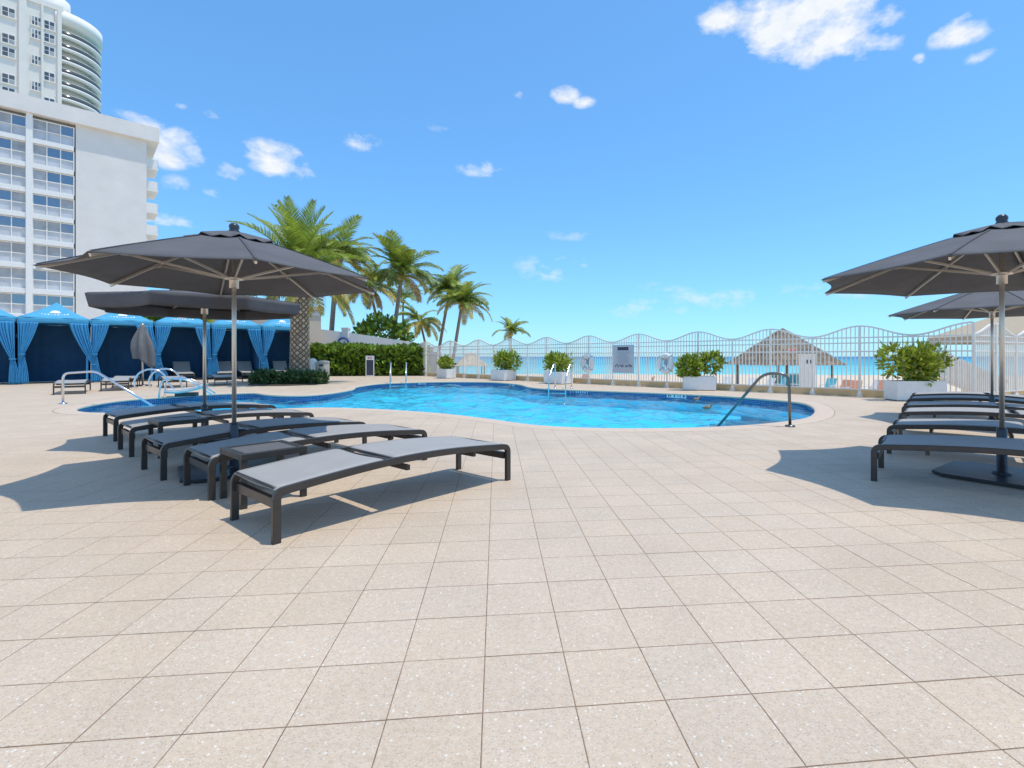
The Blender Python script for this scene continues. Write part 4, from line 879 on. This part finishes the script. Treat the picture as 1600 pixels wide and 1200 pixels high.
def ladder(label, c, dirv, sp):
    t = thing('pool_ladder', label, 'pool ladder', (c[0], c[1], 0)); d = Vector((dirv[0], dirv[1], 0)).normalized(); s = Vector((-d.y, d.x, 0))   # d points into the water
    for k in (-1,1):
        o_ = s*k*sp/2; m = MB(); m.tube(bend([o_-d*.62, o_-d*.62+Vector((0,0,.86)), o_-d*.45+Vector((0,0,.90)), o_+d*.10+Vector((0,0,.38)), o_+d*.12+Vector((0,0,-.9))], .13), .024, 10, up=(.31,.2,.3)); m.build('rail', chrome, t)
        m = MB(); m.lathe([(.024,.03),(.06,.025),(.065,.006)], 12, tuple(o_-d*.62)); m.build('flange', chrome, t)
    for z in (-.12,-.40): m = MB(); m.box(tuple(d*.12+Vector((0,0,z))), (sp,.09,.03), math.atan2(s.y, s.x)); m.build('tread', chrome, t)
ladder('chrome pool ladder near the hedge on the far side of the pool', G(622,598.5), (.25,-1), .66)
ladder('chrome pool ladder in the middle of the far pool edge', G(872,608.6), (-.35,-1), .62)
pl_ = thing('pool_lift', 'grey pool lift seat with curved chrome rails at the left pool edge', 'pool lift', (*G(292,619.5), 0), .4)
m = MB(); m.grid(lambda u, v: ((u-.5)*.95, (v-.5)*.5, .14+.20*(u-.25)**2*1.6+.05*math.cos(PI*(v-.5))), 12, 6); solid(m.build('seat', cushion, pl_), .07)
m = MB(); m.box((0,0,.06), (.5,.35,.1)); m.build('foot', blackm, pl_)
for s in (-1,1):
    m = MB(); m.tube([(-.75+.38*math.cos(a)+.1*s, s*.24+.25, .42+.38*math.sin(a)) for a in [PI*1.15-PI*1.15*i/12 for i in range(13)]]+[(-.2,s*.24+.25,.1),(-.18,s*.24+.25,0)], .024, 9, up=(0,1,0)); m.build('rail', chrome, pl_)
    m = MB(); m.tube(bend([(-.6,s*.24,.0),(-.55,s*.24,.55),(.1,s*.24,.50),(.65,s*.24,.05)], .25), .022, 9, up=(0,1,0)); m.build('arm', chrome, pl_)
# ------------------------------------------------------------------ small things by the hedge, depth markers, birds
bl = thing('bollard', 'white round-topped bollard right of the date palm', 'bollard', (*G(489,594.5), 0)); m = MB(); m.lathe([(.19,0),(.19,.9),(.17,.98),(.10,1.05),(0,1.08)], 18); m.build('post', white, bl)
bn = thing('litter_bin', 'pale stone-faced litter bin in front of the hedge', 'litter bin', (*G(505.5,594.5), 0)); m = MB(); m.lathe([(.0,.0),(.27,.0),(.27,.86),(.25,.88)], 22); m.build('drum', bin_mat, bn)
m = MB(); m.lathe([(.285,.86),(.285,.92),(.15,.97),(.14,.9)], 22); m.build('lid', bin_mat, bn); m = MB(); m.box((0,-.27,.74), (.2,.02,.1)); m.build('slot', ink, bn)
sg = thing('standing_sign', 'white-framed black standing sign in front of the hedge', 'sign', (*G(578,588.5), 0), .1)
m = MB(); m.box((-.215,0,.6), (.04,.05,1.2)); m.box((.215,0,.6), (.04,.05,1.2)); m.box((0,0,1.08), (.39,.045,.24)); m.box((0,0,.05), (.39,.04,.05)); m.build('frame', white, sg)
m = MB(); m.box((0,.005,.515), (.388,.02,.88)); m.build('panel', ink, sg); m = MB(); m.box((-.07,-.026,1.08), (.1,.008,.1)); m.box((.07,-.026,1.08), (.08,.008,.09)); m.build('sign_marks', red, sg)
def marker(label, x, y, w_, marks, bgm):
    p = np.array(G(x, y)); i = int(np.argmin(np.linalg.norm(POOL-p, axis=1))); c = POOL[i]-NRM[i]*.012; a = math.atan2(NRM[i][0], -NRM[i][1])
    t = thing('depth_marker', label, 'depth marker', (c[0], c[1], -.085), a, 'depth markers on the waterline tiles')
    m = MB(); m.box((0,0,0), (w_,.012,.10)); m.build('plate', bgm, t); m = MB()
    for xx, ww, hh in marks: m.box((xx*w_, .0, 0), (ww*w_,.018,hh))
    m.build('figures', ink if bgm is print_white else print_white, t)
marker('white depth marker with dark figures on the far pool edge right of centre', 1057, 615, .62, ((-.38,.10,.06),(-.20,.05,.06),(-.08,.10,.02),(.10,.07,.06),(.30,.06,.05),(.40,.08,.06)), print_white)
marker('outlined dark depth marker beside the middle ladder', 903, 609, .68, ((-.47,.03,.08),(-.34,.05,.06),(-.22,.05,.06),(-.10,.05,.06),(.02,.05,.06),(.14,.06,.06),(.32,.10,.02),(.47,.03,.08)), clock_blue)
marker('pale depth marker on the far pool edge below the smallest planter', 662, 597, .42, ((-.36,.12,.06),(-.12,.10,.05),(.08,.10,.05),(.28,.2,.05)), clock_blue)
marker('small depth marker on the far pool edge below the tall shrub planter', 798, 599, .55, ((-.4,.08,.05),(-.26,.08,.05),(-.1,.1,.05),(.15,.1,.02),(.35,.1,.04)), clock_blue)
for lab, x, y, rz in (('small brown and white bird floating on the pool, the farther one', 1088, 625, .3), ('small brown and white bird floating on the pool, the nearer one', 1105, 638.5, -.2)):
    p = G(x, y, -.14); t = thing('floating_bird', lab, 'bird', (p[0], p[1], -.15), rz, 'birds on the pool')
    m = MB(); sec = [(-.17,.055,.01),(-.13,.04,.03),(-.05,.05,.062),(.03,.05,.066),(.09,.055,.05),(.115,.085,.034),(.125,.12,.026),(.135,.15,.032),(.16,.16,.03),(.18,.155,.015),(.215,.148,.012),(.22,.147,.004)]
    m.tube([(a*.72, 0, b*.72) for a, b, c_ in sec], .72, 12, scale=[c_ for a, b, c_ in sec], up=(0,1,0)); m.build('body', duck_m, t)
